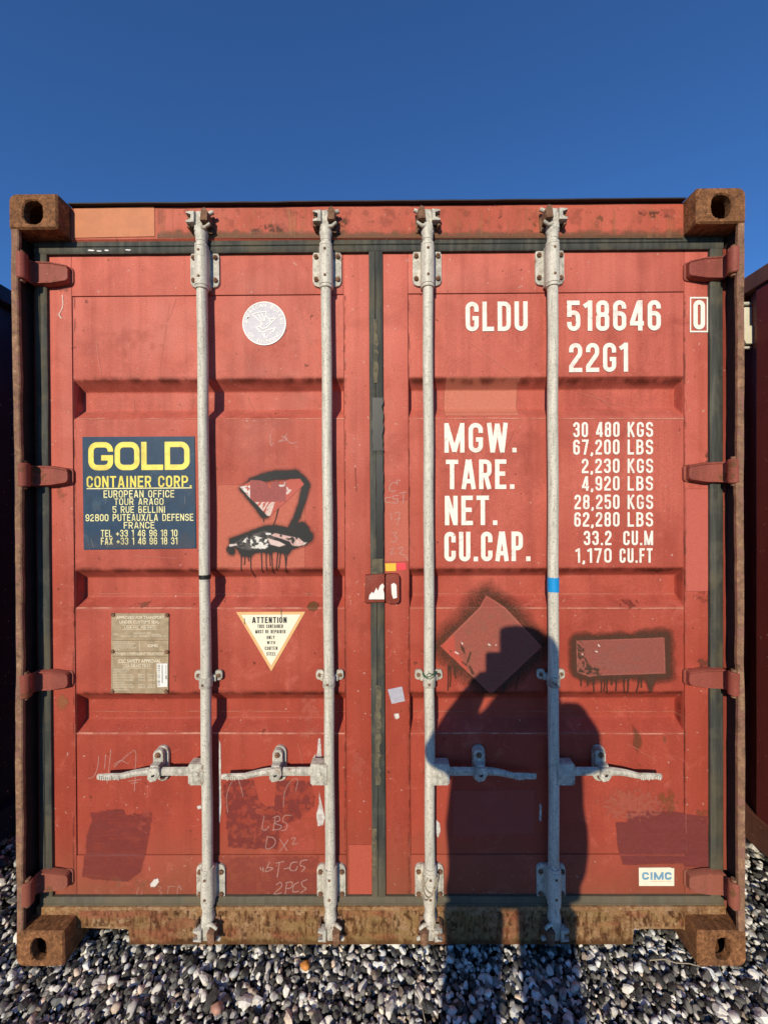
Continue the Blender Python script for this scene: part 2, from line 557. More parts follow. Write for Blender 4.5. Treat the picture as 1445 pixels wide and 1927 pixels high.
# ------------------------------------------------------------------ painted marks
class Canvas:
    """a thin painted sheet that follows the door skin, laid out in photo measurements"""
    def __init__(self, x0, y0, x1, y1, step=1.2):
        self.xs = np.arange(x0, x1 + step, step)
        self.ys = np.arange(y0, y1 + step, step)
        self.x, self.y = np.meshgrid(self.xs, self.ys)
        self.rgb = np.zeros(self.x.shape + (3,))
        self.a = np.zeros(self.x.shape)

    def over(self, color, alpha):
        alpha = np.clip(alpha, 0, 1)
        na = alpha + self.a * (1 - alpha)
        w = np.where(na > 1e-6, alpha / np.maximum(na, 1e-6), 0)[..., None]
        self.rgb = np.array(color)[None, None, :] * w + self.rgb * (1 - w)
        self.a = na
        return self

    def poly_sd(self, poly):
        """signed distance, negative inside"""
        x, y = self.x, self.y
        d = np.full(x.shape, 1e9)
        ins = np.zeros(x.shape, bool)
        n = len(poly)
        for i in range(n):
            ax, ay = poly[i]; bx, by = poly[(i + 1) % n]
            ex, ey = bx - ax, by - ay
            t = np.clip(((x - ax) * ex + (y - ay) * ey) / (ex * ex + ey * ey + 1e-9), 0, 1)
            d = np.minimum(d, np.hypot(x - ax - t * ex, y - ay - t * ey))
            c = ((ay > y) != (by > y))
            with np.errstate(divide='ignore', invalid='ignore'):
                xi = (bx - ax) * (y - ay) / (by - ay if by != ay else 1e-9) + ax
            ins ^= c & (x < xi)
        return np.where(ins, -d, d)

    def path_d(self, pts):
        """distance to a polyline minus its local radius; pts = (x, y, r)"""
        x, y = self.x, self.y
        d = np.full(x.shape, 1e9)
        for (ax, ay, ar), (bx, by, br) in zip(pts, pts[1:]):
            ex, ey = bx - ax, by - ay
            t = np.clip(((x - ax) * ex + (y - ay) * ey) / (ex * ex + ey * ey + 1e-9), 0, 1)
            d = np.minimum(d, np.hypot(x - ax - t * ex, y - ay - t * ey) - (ar + t * (br - ar)))
        return d

    def n(self, s, seed=0, oct=4): return fbm(self.x / s, self.y / s, seed, oct)

    def fill(self, color, sd, soft=0.6, jitter=0.0, js=6, seed=0, op=1.0):
        if jitter:
            sd = sd + (self.n(js, seed) - 0.5) * 2 * jitter
        return self.over(color, op * np.clip(0.5 - sd / (2 * soft), 0, 1))

    def build(self, name, parent, off=0.0008, label=None, plane=None):
        X, Z = at(self.x, self.y, YD if plane is None else plane)
        Y = surf(X, Z) - off if plane is None else np.full(X.shape, plane - off)
        ny, nx = self.x.shape
        idx = np.arange(ny * nx).reshape(ny, nx)
        q = np.stack([idx[:-1, :-1], idx[1:, :-1], idx[1:, 1:], idx[:-1, 1:]], -1).reshape(-1, 4)
        A = self.a.ravel()
        keep = A[q].max(1) > 0.012
        q = q[keep]
        used = np.unique(q)
        remap = np.full(ny * nx, -1); remap[used] = np.arange(len(used))
        V = np.stack([X.ravel(), Y.ravel(), Z.ravel()], -1)[used]
        q = remap[q]
        me = bpy.data.meshes.new(name)
        me.vertices.add(len(V)); me.vertices.foreach_set('co', V.ravel())
        me.loops.add(q.size); me.loops.foreach_set('vertex_index', q.ravel().astype(np.int32))
        me.polygons.add(len(q))
        me.polygons.foreach_set('loop_start', np.arange(0, q.size, 4, dtype=np.int32))
        me.polygons.foreach_set('loop_total', np.full(len(q), 4, dtype=np.int32))
        me.update(calc_edges=True)
        at_ = me.color_attributes.new('mark', 'FLOAT_COLOR', 'POINT')
        rgba = np.concatenate([self.rgb.reshape(-1, 3), A[:, None]], 1)[used]
        at_.data.foreach_set('color', rgba.ravel().astype(np.float32))
        me.polygons.foreach_set('use_smooth', [True] * len(q))
        me.materials.append(M['mark'])
        o = bpy.data.objects.new(name, me)
        if label:
            o['label'] = label
        return link(o, parent)


# ------------------------------------------------------------------ lettering
def fillet(pts):
    out = []
    n = len(pts)
    for i, p in enumerate(pts):
        x, y = p[0], p[1]
        r = p[2] if len(p) > 2 else 0
        if r <= 0 or i in (0, n - 1):
            out.append((x, y)); continue
        a = Vector((pts[i - 1][0] - x, pts[i - 1][1] - y)); b = Vector((pts[i + 1][0] - x, pts[i + 1][1] - y))
        la, lb = a.length, b.length
        a.normalize(); b.normalize()
        ang = a.angle(b)
        d = min(r / math.tan(ang / 2), la * 0.999, lb * 0.999)
        rr = d * math.tan(ang / 2)
        c = (a + b).normalized() * (rr / math.sin(ang / 2))
        s = a * d - c; e = b * d - c
        a0 = math.atan2(s.y, s.x); a1 = math.atan2(e.y, e.x)
        da = (a1 - a0 + math.pi) % (2 * math.pi) - math.pi
        for k in range(7):
            t = a0 + da * k / 6
            out.append((x + c.x + rr * math.cos(t), y + c.y + rr * math.sin(t)))
    return out


def ribbon(pts, t, closed=False):
    P = [Vector(p) for p in pts]
    Q = [P[0]]
    for p in P[1:]:
        if (p - Q[-1]).length > 1e-6:
            Q.append(p)
    P = Q
    if closed and (P[0] - P[-1]).length < 1e-6:
        P = P[:-1]
    n = len(P)
    L, R = [], []
    for i in range(n):
        if closed:
            d0 = (P[i] - P[i - 1]); d1 = (P[(i + 1) % n] - P[i])
        else:
            d0 = P[i] - P[max(i - 1, 0)]; d1 = P[min(i + 1, n - 1)] - P[i]
            if i == 0: d0 = d1
            if i == n - 1: d1 = d0
        n0 = Vector((-d0.y, d0.x)).normalized(); n1 = Vector((-d1.y, d1.x)).normalized()
        mm = n0 + n1
        if mm.length < 1e-4:
            mm = n0
        mm.normalize()
        k = t / 2 / max(0.45, mm.dot(n0))
        L.append(P[i] + mm * k); R.append(P[i] - mm * k)
    V = L + R
    Fs = [(i, i + 1, n + i + 1, n + i) for i in range(n - 1)]
    if closed:
        Fs.append((n - 1, 0, n, 2 * n - 1))
    return V, Fs


WIDE = {'M': 1.40, 'W': 1.45, '1': 0.62, '.': 0.36, ',': 0.36, ' ': 0.62, 'I': 0.36, '/': 0.6, 'L': 0.88, 'T': 0.98, 'E': 0.9, 'F': 0.88, '4': 1.05, 'A': 1.1}


def glyph(ch, w, h, t):
    l, r, b, p = t / 2, w - t / 2, t / 2, h - t / 2
    q = min((w - t) * 0.5, h * 0.22)
    c = w / 2
    S = []          # (points, closed)
    if ch in '0O':
        S = [([(l, b, q), (l, p, q), (r, p, q), (r, b, q)], True)]
    elif ch == 'C':
        S = [([(r, .64 * h), (r, p, q), (l, p, q), (l, b, q), (r, b, q), (r, .36 * h)], False)]
    elif ch == 'G':
        S = [([(r, .66 * h), (r, p, q), (l, p, q), (l, b, q), (r, b, q), (r, .44 * h + t / 2)], False), ([(.52 * w, .44 * h), (r + t / 2, .44 * h)], False)]
    elif ch == 'D':
        S = [([(l, b, 0), (l, p, 0), (r, p, q), (r, b, q)], True)]
    elif ch == 'U':
        S = [([(l, h), (l, b, q), (r, b, q), (r, h)], False)]
    elif ch == 'L':
        S = [([(l, h), (l, b, 0), (w, b)], False)]
    elif ch == '5':
        S = [([(w * .96, p), (l, p, 0), (l, .50 * h)], False), ([(l, .46 * h), (l, .60 * h, q * .7), (r, .60 * h, q), (r, b, q), (l, b, q), (l, .30 * h)], False)]
    elif ch == '1':
        S = [([(w - t / 2, 0), (w - t / 2, h)], False), ([(w - t * .6, .92 * h), (0, .80 * h)], False)]
    elif ch == '8':
        S = [([(l + .02 * w, .53 * h, q * .8), (l + .02 * w, p, q * .8), (r - .02 * w, p, q * .8), (r - .02 * w, .53 * h, q * .8)], True), ([(l, b, q * .8), (l, .53 * h, q * .8), (r, .53 * h, q * .8), (r, b, q * .8)], True)]
    elif ch == '6':
        S = [([(r, .72 * h), (r, p, q), (l, p, q), (l, b, q), (r, b, q), (r, .57 * h, q), (l, .57 * h)], False)]
    elif ch == '9':
        S = [([(l, .28 * h), (l, b, q), (r, b, q), (r, p, q), (l, p, q), (l, .43 * h, q), (r, .43 * h)], False)]
    elif ch == '4':
        S = [([(.74 * w, 0), (.74 * w, h)], False), ([(.66 * w, .96 * h), (l * .8, .24 * h)], False), ([(0, .24 * h), (w, .24 * h)], False)]
    elif ch == '2':
        S = [([(l, .68 * h), (l, p, q), (r, p, q), (r, .62 * h, q * 1.4), (l, .20 * h, q * .5), (l, b, 0), (w, b)], False)]
    elif ch == '3':
        S = [([(l, .70 * h), (l, p, q), (r, p, q), (r, .53 * h, q * .8), (.36 * w, .53 * h)], False), ([(.36 * w, .53 * h), (r, .53 * h, q * .8), (r, b, q), (l, b, q), (l, .29 * h)], False)]
    elif ch == '7':
        S = [([(0, p), (r, p, 0), (.38 * w, 0)], False)]
    elif ch == 'M':
        S = [([(l, 0), (l, h)], False), ([(r, 0), (r, h)], False), ([(l, .96 * h), (c, .03 * h)], False), ([(r, .96 * h), (c, .03 * h)], False)]
    elif ch == 'W':
        S = [([(.10 * w, h), (.27 * w, 0)], False), ([(.27 * w, 0), (.5 * w, .97 * h)], False), ([(.5 * w, .97 * h), (.73 * w, 0)], False), ([(.73 * w, 0), (.90 * w, h)], False)]
    elif ch == 'T':
        S = [([(0, p), (w, p)], False), ([(c, 0), (c, h)], False)]
    elif ch == 'A':
        S = [([(.13 * w, 0), (.45 * w, h)], False), ([(.87 * w, 0), (.55 * w, h)], False), ([(.25 * w, .27 * h), (.75 * w, .27 * h)], False)]
    elif ch == 'R':
        S = [([(l, 0), (l, h)], False), ([(l, p), (r, p, q), (r, .47 * h, q), (l, .47 * h)], False), ([(.52 * w, .48 * h), (r, 0)], False)]
    elif ch == 'P':
        S = [([(l, 0), (l, h)], False), ([(l, p), (r, p, q), (r, .44 * h, q), (l, .44 * h)], False)]
    elif ch == 'B':
        S = [([(l, b, 0), (l, .52 * h, 0), (r, .52 * h, q), (r, b, q)], True), ([(l, .52 * h, 0), (l, p, 0), (r - .04 * w, p, q), (r - .04 * w, .52 * h, q)], True)]
    elif ch == 'E':
        S = [([(l, 0), (l, h)], False), ([(l, p), (w, p)], False), ([(l, .52 * h), (.9 * w, .52 * h)], False), ([(l, b), (w, b)], False)]
    elif ch == 'F':
        S = [([(l, 0), (l, h)], False), ([(l, p), (w, p)], False), ([(l, .52 * h), (.88 * w, .52 * h)], False)]
    elif ch == 'N':
        S = [([(l, 0), (l, h)], False), ([(r, 0), (r, h)], False), ([(l * 1.1, .97 * h), (w - l * 1.1, .03 * h)], False)]
    elif ch == 'K':
        S = [([(l, 0), (l, h)], False), ([(w - t * .4, h), (l, .42 * h)], False), ([(.36 * w, .60 * h), (w - t * .35, 0)], False)]
    elif ch == 'S':
        S = [([(r, .70 * h), (r, p, q), (l, p, q), (l, .53 * h, q), (r, .50 * h, q), (r, b, q), (l, b, q), (l, .30 * h)], False)]
    elif ch == 'H':
        S = [([(l, 0), (l, h)], False), ([(r, 0), (r, h)], False), ([(l, .52 * h), (r, .52 * h)], False)]
    elif ch == 'I':
        S = [([(c, 0), (c, h)], False)]
    elif ch == 'V':
        S = [([(.10 * w, h), (.5 * w, 0)], False), ([(.90 * w, h), (.5 * w, 0)], False)]
    elif ch == 'X':
        S = [([(.10 * w, h), (.90 * w, 0)], False), ([(.90 * w, h), (.10 * w, 0)], False)]
    elif ch == 'Y':
        S = [([(.08 * w, h), (c, .42 * h)], False), ([(.92 * w, h), (c, .42 * h)], False), ([(c, 0), (c, .46 * h)], False)]
    elif ch == '+':
        S = [([(0, .40 * h), (w, .40 * h)], False), ([(c, .40 * h - w / 2), (c, .40 * h + w / 2)], False)]
    elif ch == '/':
        S = [([(.1 * w, 0), (.9 * w, h)], False)]
    elif ch == '.':
        S = [([(c, 0), (c, t * 1.05)], False)]
    elif ch == ',':
        S = [([(c, t * 1.0), (c, 0), (c - t * .5, -t * .6)], False)]
    return S


def stencil(text, x0, x1, y0, y1, thick=0.15, gap=0.115, wr=0.44, depth=None, plane=YD, name='lettering', mat='white', parent=None, off=0.0022):
    """condensed sans lettering fitted to a box given in photo measurements; thick = stroke / height"""
    X0, Z1 = at(x0, y0, plane); X1, Z0 = at(x1, y1, plane)
    X0, X1, Z0, Z1 = float(X0), float(X1), float(Z0), float(Z1)
    h = Z1 - Z0
    t = thick * h
    ws = [wr * h * WIDE.get(c, 1.0) for c in text]
    g = gap * h
    total = sum(ws) + g * (len(text) - 1)
    k = (X1 - X0) / total
    V, Fs = [], []
    x = X0
    n = 0
    for c, w in zip(text, ws):
        w2 = w * k
        for pts, closed in glyph(c, w2, h, t):
            if closed:
                pts = [pts[-1]] + list(pts) + [pts[0]]
                pp = fillet(pts)
                pp = pp[1:-1]
            else:
                pp = fillet(pts)
            v, f = ribbon(pp, t, closed)
            base = len(V)
            n += 1
            for a in v:
                XX, ZZ = x + a.x, Z0 + a.y
                V.append((XX, None, ZZ, n % 4))
            Fs += [tuple(base + i for i in ff) for ff in f]
        x += w2 + g * k
    XX = np.array([v[0] for v in V]); ZZ = np.array([v[2] for v in V]); nn = np.array([v[3] for v in V])
    YY = (surf(XX, ZZ) if depth is None else np.full(len(XX), depth)) - off - nn * 0.00012
    return mk_py(name, np.stack([XX, YY, ZZ], -1), Fs, mat, parent)


_tmp = bpy.data.curves.new('tmp_text', 'FONT')
_tmpo = bpy.data.objects.new('tmp_text', _tmp)
col.objects.link(_tmpo)


def glyph_mesh(text, bold=0.0):
    _tmp.body = text
    _tmp.size = 1.0
    _tmp.offset = bold
    _tmp.resolution_u = 3
    dg = bpy.context.evaluated_depsgraph_get()
    dg.update()
    me = bpy.data.meshes.new_from_object(_tmpo.evaluated_get(dg))
    v = np.empty(len(me.vertices) * 3)
    me.vertices.foreach_get('co', v)
    v = v.reshape(-1, 3)[:, :2].copy()
    f = [tuple(p.vertices) for p in me.polygons]
    bpy.data.meshes.remove(me)
    return v, f


def typeset(text, x0, x1, y0, y1, depth, mat, parent, bold=0.0, name='lettering', label=None):
    """grotesque type fitted to a box in photo measurements at depth Y"""
    v, f = glyph_mesh(text, bold)
    X0, Z1 = at(x0, y0, depth); X1, Z0 = at(x1, y1, depth)
    mn, mx = v.min(0), v.max(0)
    u = (v - mn) / (mx - mn)
    V = np.stack([X0 + u[:, 0] * (X1 - X0), np.full(len(v), depth), Z0 + u[:, 1] * (Z1 - Z0)], -1)
    o = mk_py(name, V, f, mat, parent)
    if label:
        o['label'] = label
    return o


def sheet(name, poly_px, depth, thick, mat, parent, label=None):
    """flat film or plate with real thickness, outline in photo measurements, front face at depth"""
    bm = bmesh.new()
    P = [at(x, y, depth) for x, y in poly_px]
    add_prism(bm, [(float(a), float(b)) for a, b in P], depth, depth + thick)
    o = mk(name, bm, mat, parent)
    if label:
        o['label'] = label
    return o


# ================================================================== GROUND
def ground_material():
    N = Nodes('grey_gravel_ground')
    v = N.n('ShaderNodeTexVoronoi')
    v.inputs['Scale'].default_value = 32
    N.l(N.tc, v.inputs['Vector'])
    c = N.ramp(v.outputs['Color'], [(0.15, (0.012, 0.012, 0.012)), (0.5, (0.040, 0.038, 0.036)), (0.85, (0.10, 0.096, 0.09))])
    N.bump(v.outputs['Distance'], 1.0, 0.02)
    return N.done(c, 0.85)


M['ground'] = ground_material()
o = mk_py('ground', [(-400, -400, -0.045), (400, -400, -0.045), (400, 400, -0.045), (-400, 400, -0.045)], [(0, 1, 2, 3)], 'ground')
o['kind'] = 'structure'


def pebble_material():
    N = Nodes('river_pebbles')
    a = N.n('ShaderNodeAttribute')
    a.attribute_name = 'tone'
    n = N.noise(70, 5, 0.65)
    c = N.mix(0.5, a.outputs['Color'], N.ramp(n, [(0.25, 0.12), (0.75, 0.88)]), 'OVERLAY')
    c = N.mix(N.ramp(N.noise(160, 3, 0.6), [(0.62, 0.0), (0.75, 0.35)]), c, (0.55, 0.53, 0.49))
    N.bump(N.noise(120, 4, 0.6), 0.35, 0.003)
    return N.done(c, 0.62, 0, 0.4)


M['pebble'] = pebble_material()


def pebble_templates(k=10):
    out = []
    for s in range(k):
        bm = bmesh.new()
        bmesh.ops.create_icosphere(bm, subdivisions=2, radius=1.0)
        r = random.Random(100 + s)
        planes = [(Vector((r.gauss(0, 1), r.gauss(0, 1), r.gauss(0, 1))).normalized(), r.uniform(0.50, 0.85)) for _ in range(9)]
        for v in bm.verts:
            for nrm, d in planes:
                q = v.co.dot(nrm)
                if q > d:
                    v.co -= nrm * (q - d) * 0.97
            v.co *= 1 + r.uniform(-0.09, 0.09)
        V = np.array([v.co[:] for v in bm.verts])
        Fc = np.array([[v.index for v in f.verts] for f in bm.faces])
        bm.free()
        out.append((V, Fc))
    return out


def pebble_tone(n, r):
    t = np.empty((n, 3))
    u = r.random(n)
    g = np.where(u < 0.34, r.uniform(0.025, 0.08, n), np.where(u < 0.60, r.uniform(0.12, 0.32, n), r.uniform(0.46, 0.82, n)))
    t[:] = g[:, None] * np.array([1.0, 0.945, 0.83])
    w = r.random(n)
    warm = w > 0.90
    t[warm] *= np.array([1.10, 0.92, 0.80])
    cool = w < 0.16
    t[cool] *= np.array([0.92, 0.98, 1.06])
    return np.clip(t, 0.015, 0.80)


def gravel():
    T = pebble_templates()
    P, S = [], []

    def field(x0, x1, y0, y1, sp, rad, zc, zj, keep=1.0):
        nx = int((x1 - x0) / sp); ny = int((y1 - y0) / sp)
        gx, gy = np.meshgrid(np.arange(nx), np.arange(ny))
        X = x0 + (gx + 0.5 * (gy % 2) + rng.uniform(-.42, .42, gx.shape)) * sp
        Y = y0 + (gy + rng.uniform(-.42, .42, gx.shape)) * sp
        k = rng.random(gx.shape) < keep
        X, Y = X[k], Y[k]
        R = rad * np.exp(rng.normal(0, 0.34, X.shape))
        Z = zc + rng.uniform(-zj, zj, X.shape) - 0.15 * R + 0.008 * (fbm(X * 3, Y * 3, 3) - .5)
        P.append(np.stack([X, Y, Z], -1)); S.append(R)

    # near the door end, under its sill and in the gaps beside it
    field(-1.45, 1.45, -0.30, 0.40, 0.0150, 0.0088, -0.013, 0.005)
    field(-1.45, 1.45, -0.30, 0.40, 0.0195, 0.0102, -0.005, 0.005, 0.66)
    field(-1.75, -1.45, -0.40, 0.40, 0.022, 0.0130, -0.012, 0.006)
    field(1.45, 1.75, -0.40, 0.40, 0.022, 0.0130, -0.012, 0.006)
    field(-1.45, 1.45, -0.40, -0.30, 0.022, 0.0130, -0.012, 0.006)
    field(-1.78, -1.15, 0.40, 2.2, 0.022, 0.0130, -0.012, 0.008)
    field(1.15, 1.78, 0.40, 2.6, 0.022, 0.0130, -0.012, 0.008)
    field(-2.2, 2.2, -0.60, -0.40, 0.026, 0.016, -0.013, 0.008)
    field(-2.4, 2.4, -1.15, -0.60, 0.036, 0.021, -0.018, 0.009, 0.8)
    P_ = np.concatenate(P); S_ = np.concatenate(S)
    n = len(P_)
    ti = rng.integers(0, len(T), n)
    tone = pebble_tone(n, rng)
    VV, FF, CC = [], [], []
    base = 0
    for k, (V, Fc) in enumerate(T):
        sel = np.where(ti == k)[0]
        m_ = len(sel)
        if not m_:
            continue
        # flattened, then tilted a little and turned freely
        sc = np.stack([rng.uniform(0.80, 1.65, m_), rng.uniform(0.65, 1.05, m_), rng.uniform(0.45, 0.90, m_)], -1) * S_[sel][:, None]
        a = rng.uniform(0, 2 * np.pi, m_); b = rng.normal(0, 0.45, m_); c = rng.normal(0, 0.45, m_)
        v = V[None] * sc[:, None]
        x, y, z = v[..., 0], v[..., 1], v[..., 2]
        cb, sb = np.cos(b)[:, None], np.sin(b)[:, None]
        x, z = x * cb + z * sb, -x * sb + z * cb
        cc, scn = np.cos(c)[:, None], np.sin(c)[:, None]
        y, z = y * cc - z * scn, y * scn + z * cc
        ca, sa = np.cos(a)[:, None], np.sin(a)[:, None]
        x, y = x * ca - y * sa, x * sa + y * ca
        v = np.stack([x, y, z], -1) + P_[sel][:, None]
        f = Fc[None] + (base + np.arange(m_) * len(V))[:, None, None]
        VV.append(v.reshape(-1, 3)); FF.append(f.reshape(-1, 3))
        CC.append(np.repeat(tone[sel], len(V), 0))
        base += m_ * len(V)
    V = np.concatenate(VV); Fq = np.concatenate(FF); C = np.concatenate(CC)
    me = bpy.data.meshes.new('gravel')
    me.vertices.add(len(V)); me.vertices.foreach_set('co', V.ravel())
    me.loops.add(Fq.size); me.loops.foreach_set('vertex_index', Fq.ravel().astype(np.int32))
    me.polygons.add(len(Fq))
    me.polygons.foreach_set('loop_start', np.arange(0, Fq.size, 3, dtype=np.int32))
    me.polygons.foreach_set('loop_total', np.full(len(Fq), 3, dtype=np.int32))
    me.update(calc_edges=True)
    a_ = me.color_attributes.new('tone', 'FLOAT_COLOR', 'POINT')
    a_.data.foreach_set('color', np.concatenate([C, np.ones((len(C), 1))], 1).ravel().astype(np.float32))
    sm = np.concatenate([np.full(len(f), k % 5 < 1) for k, f in enumerate(FF)])
    me.polygons.foreach_set('use_smooth', sm)
    me.materials.append(M['pebble'])
    ob = bpy.data.objects.new('gravel', me)
    ob['kind'] = 'stuff'
    ob['label'] = 'grey and white pebble gravel in front of and between the containers'
    ob['category'] = 'gravel'
    link(ob)


gravel()


def single_pebble(px, py, r, colr, label, name='pebble'):
    d = RM[0] * ((px - CX) / F) + RM[1] * ((py - CY) / F) + RM[2]
    t = (0.004 - CAM[2]) / d[2]
    p = CAM + d * t
    V, Fc = pebble_templates(3)[1]
    N = Nodes(name + '_stone')
    n = N.noise(90, 5, 0.65)
    c = N.ramp(n, [(0.3, tuple(x * 0.6 for x in colr)), (0.7, tuple(min(1, x * 1.3) for x in colr))])
    N.bump(n, 0.4, 0.002)
    mm = N.done(c, 0.6)
    ob = mk_py(name, V * np.array([1.1, 0.9, 0.7]) * r, Fc, mm, None, True)
    ob.location = (p[0], p[1], 0.004)
    ob['label'] = label
    ob['category'] = 'pebble'


single_pebble(574, 1816, 0.019, (0.62, 0.24, 0.05), 'bright orange pebble among the grey gravel below the sill')
single_pebble(408, 1896, 0.021, (0.46, 0.24, 0.17), 'rounded pink pebble in the gravel near the bottom edge')

# ================================================================== THE CONTAINER
box_label = 'rust red shipping container with closed double doors and white stencilled numbers'
C = thing('shipping_container', box_label, 'container', (0, 0, 0))


# ---- corner castings: hollow blocks with an oval front opening
def casting(sx, top, parent, mat='rust_cast', ox=0.0, oy=0.0):
    bm = bmesh.new()
    wd, ht, dp, th = 0.163, 0.118, 0.178, 0.026
    z0 = H - ht if top else 0.0
    x0 = -W if sx < 0 else W - wd
    cz = z0 + ht / 2 + (-0.004 if top else -0.002)
    cx = x0 + wd / 2 + (0.0 if top else sx * 0.004)
    hw, hh = (0.033, 0.039) if top else (0.026, 0.039)
    n = 84
    outer = []
    # outer outline with rounded outside corners
    rr = 0.022
    pts = rrect(x0, x0 + wd, z0, z0 + ht, rr, 9) if False else None
    ring_o, ring_i, back_i = [], [], []
    for k in range(n):
        a = 2 * math.pi * (k + 0.5) / n
        dx, dz = math.cos(a), math.sin(a)
        # square outline point with the outward corners rounded
        s = min(wd / 2 / max(abs(dx), 1e-6), ht / 2 / max(abs(dz), 1e-6))
        ox_, oz_ = dx * s, dz * s
        outward = (ox_ * sx > 0) and ((oz_ > 0) == top)
        r = 0.026 if outward else 0.006
        qx, qz = abs(ox_) - (wd / 2 - r), abs(oz_) - (ht / 2 - r)
        if qx > 0 and qz > 0:
            L = math.hypot(qx, qz)
            ox_ = math.copysign(wd / 2 - r + qx / L * r, ox_); oz_ = math.copysign(ht / 2 - r + qz / L * r, oz_)
        p = 2.6
        e = (abs(dx / hw) ** p + abs(dz / hh) ** p) ** (-1 / p)
        ring_o.append((x0 + wd / 2 + ox_, z0 + ht / 2 + oz_)); ring_i.append((cx + dx * e, cz + dz * e))
    jit = random.Random(int(sx * 3 + top * 7))
    j = [jit.uniform(-0.0012, 0.0012) for _ in range(n)]
    def ring(R, y, grow=0.0, jz=False):
        cxm, czm = x0 + wd / 2, z0 + ht / 2
        return [bm.verts.new((cxm + (x - cxm) * (1 - grow / (wd / 2)) + (j[i] if jz else 0), y, czm + (z - czm) * (1 - grow / (ht / 2)) + (j[i] if jz else 0))) for i, (x, z) in enumerate(R)]
    back = ring(ring_o, dp)
    mid = ring(ring_o, 0.006)
    front = ring(ring_o, 0.0, 0.005)
    lip0 = ring([(x + (x - cx) * 0.10, z + (z - cz) * 0.10) for x, z in ring_i], 0.0, 0, True)
    lip = ring(ring_i, 0.004, 0, True)
    inn = ring(ring_i, th)
    rings = [back, mid, front, lip0, lip, inn]
    for A_, B_ in zip(rings, rings[1:]):
        for k in range(n):
            bm.faces.new((A_[k], A_[(k + 1) % n], B_[(k + 1) % n], B_[k]))
    # chamber behind the opening
    ch = [bm.verts.new((x0 + wd / 2 + s1 * (wd / 2 - 0.016), yy, z0 + ht / 2 + s2 * (ht / 2 - 0.016))) for yy in (th, dp - 0.02) for s1, s2 in ((-1, -1), (1, -1), (1, 1), (-1, 1))]
    for q in ((4, 5, 6, 7), (0, 1, 5, 4), (1, 2, 6, 5), (2, 3, 7, 6), (3, 0, 4, 7)):
        bm.faces.new([ch[i] for i in q])
    bm.faces.new(back)
    for v in bm.verts:
        v.co.x += ox; v.co.y += oy
    return mk('corner_casting', bm, mat, parent, angle=35)


for sx in (-1, 1):
    for top in (True, False):
        casting(sx, top, C)
# rear castings, at the far end (6.058 m long box)
for sx in (-1, 1):
    for z0 in (0.0, H - 0.118):
        bm = box(-W if sx < 0 else W - 0.163, -W + 0.163 if sx < 0 else W, 5.88, 6.058, z0, z0 + 0.118, bevel=0.012)
        mk('corner_casting', bm, 'rust_cast', C)


# ---- corner posts: outer plate, bent front lip, dark inner back plate
def post(sx, parent, lip_mat, dark_mat, wall_mat, ox=0.0, ratty=True):
    P = part('corner_post', parent)
    zt, zb = H - 0.118, 0.118
    bm = box(min(sx * (W - 0.0015), sx * (W - 0.008)), max(sx * (W - 0.0015), sx * (W - 0.008)), 0.012, 0.155, zb - 0.03, zt + 0.03)
    for v in bm.verts: v.co.x += ox
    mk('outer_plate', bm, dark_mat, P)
    a, b = sx * (W - 0.0085), sx * 1.03
    bm = box(min(a, b), max(a, b), 0.128, 0.136, zb, zt)
    for v in bm.verts: v.co.x += ox
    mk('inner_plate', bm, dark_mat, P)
    # front lip, knocked about
    bm = bmesh.new()
    nz = 150
    rows = []
    for i in range(nz + 1):
        z = zb + (zt - zb) * i / nz
        w = 0.0240 + 0.0045 * (fbm(np.array(z * 7.0), np.array(2.0 + sx), 3, 3) - 0.5) * 2
        bow = (0.0 if not ratty else 0.007 * math.sin((zt - z) * 1.6 + 0.2) * (1 if sx < 0 else 0.5) + 0.006 * (float(fbm(np.array(z * 4.0), np.array(9.0 + sx), 8, 3)) - 0.5))
        xo = sx * (W - 0.0015 - max(0.0, bow))
        xi = xo - sx * w
        yb = 0.004 * float(fbm(np.array(z * 9), np.array(5.0), 4, 3))
        rows.append([bm.verts.new(q) for q in ((sx * (W - 0.0012) + ox, 0.030, z), (xo + ox, 0.004 + yb, z), (xo - sx * 0.003 + ox, yb, z), (xi + sx * 0.003 + ox, yb, z), (xi + ox, 0.003 + yb, z), (xi + ox, 0.012 + yb, z))])
    for A_, B_ in zip(rows, rows[1:]):
        for k in range(6):
            bm.faces.new((A_[k], A_[(k + 1) % 6], B_[(k + 1) % 6], B_[k]))
    bm.faces.new(rows[0]); bm.faces.new(rows[-1][::-1])
    mk('front_lip', bm, lip_mat, P, angle=40)
    return P


for sx in (-1, 1):
    post(sx, C, 'rust_fin', 'post_dark', 'red_edge')

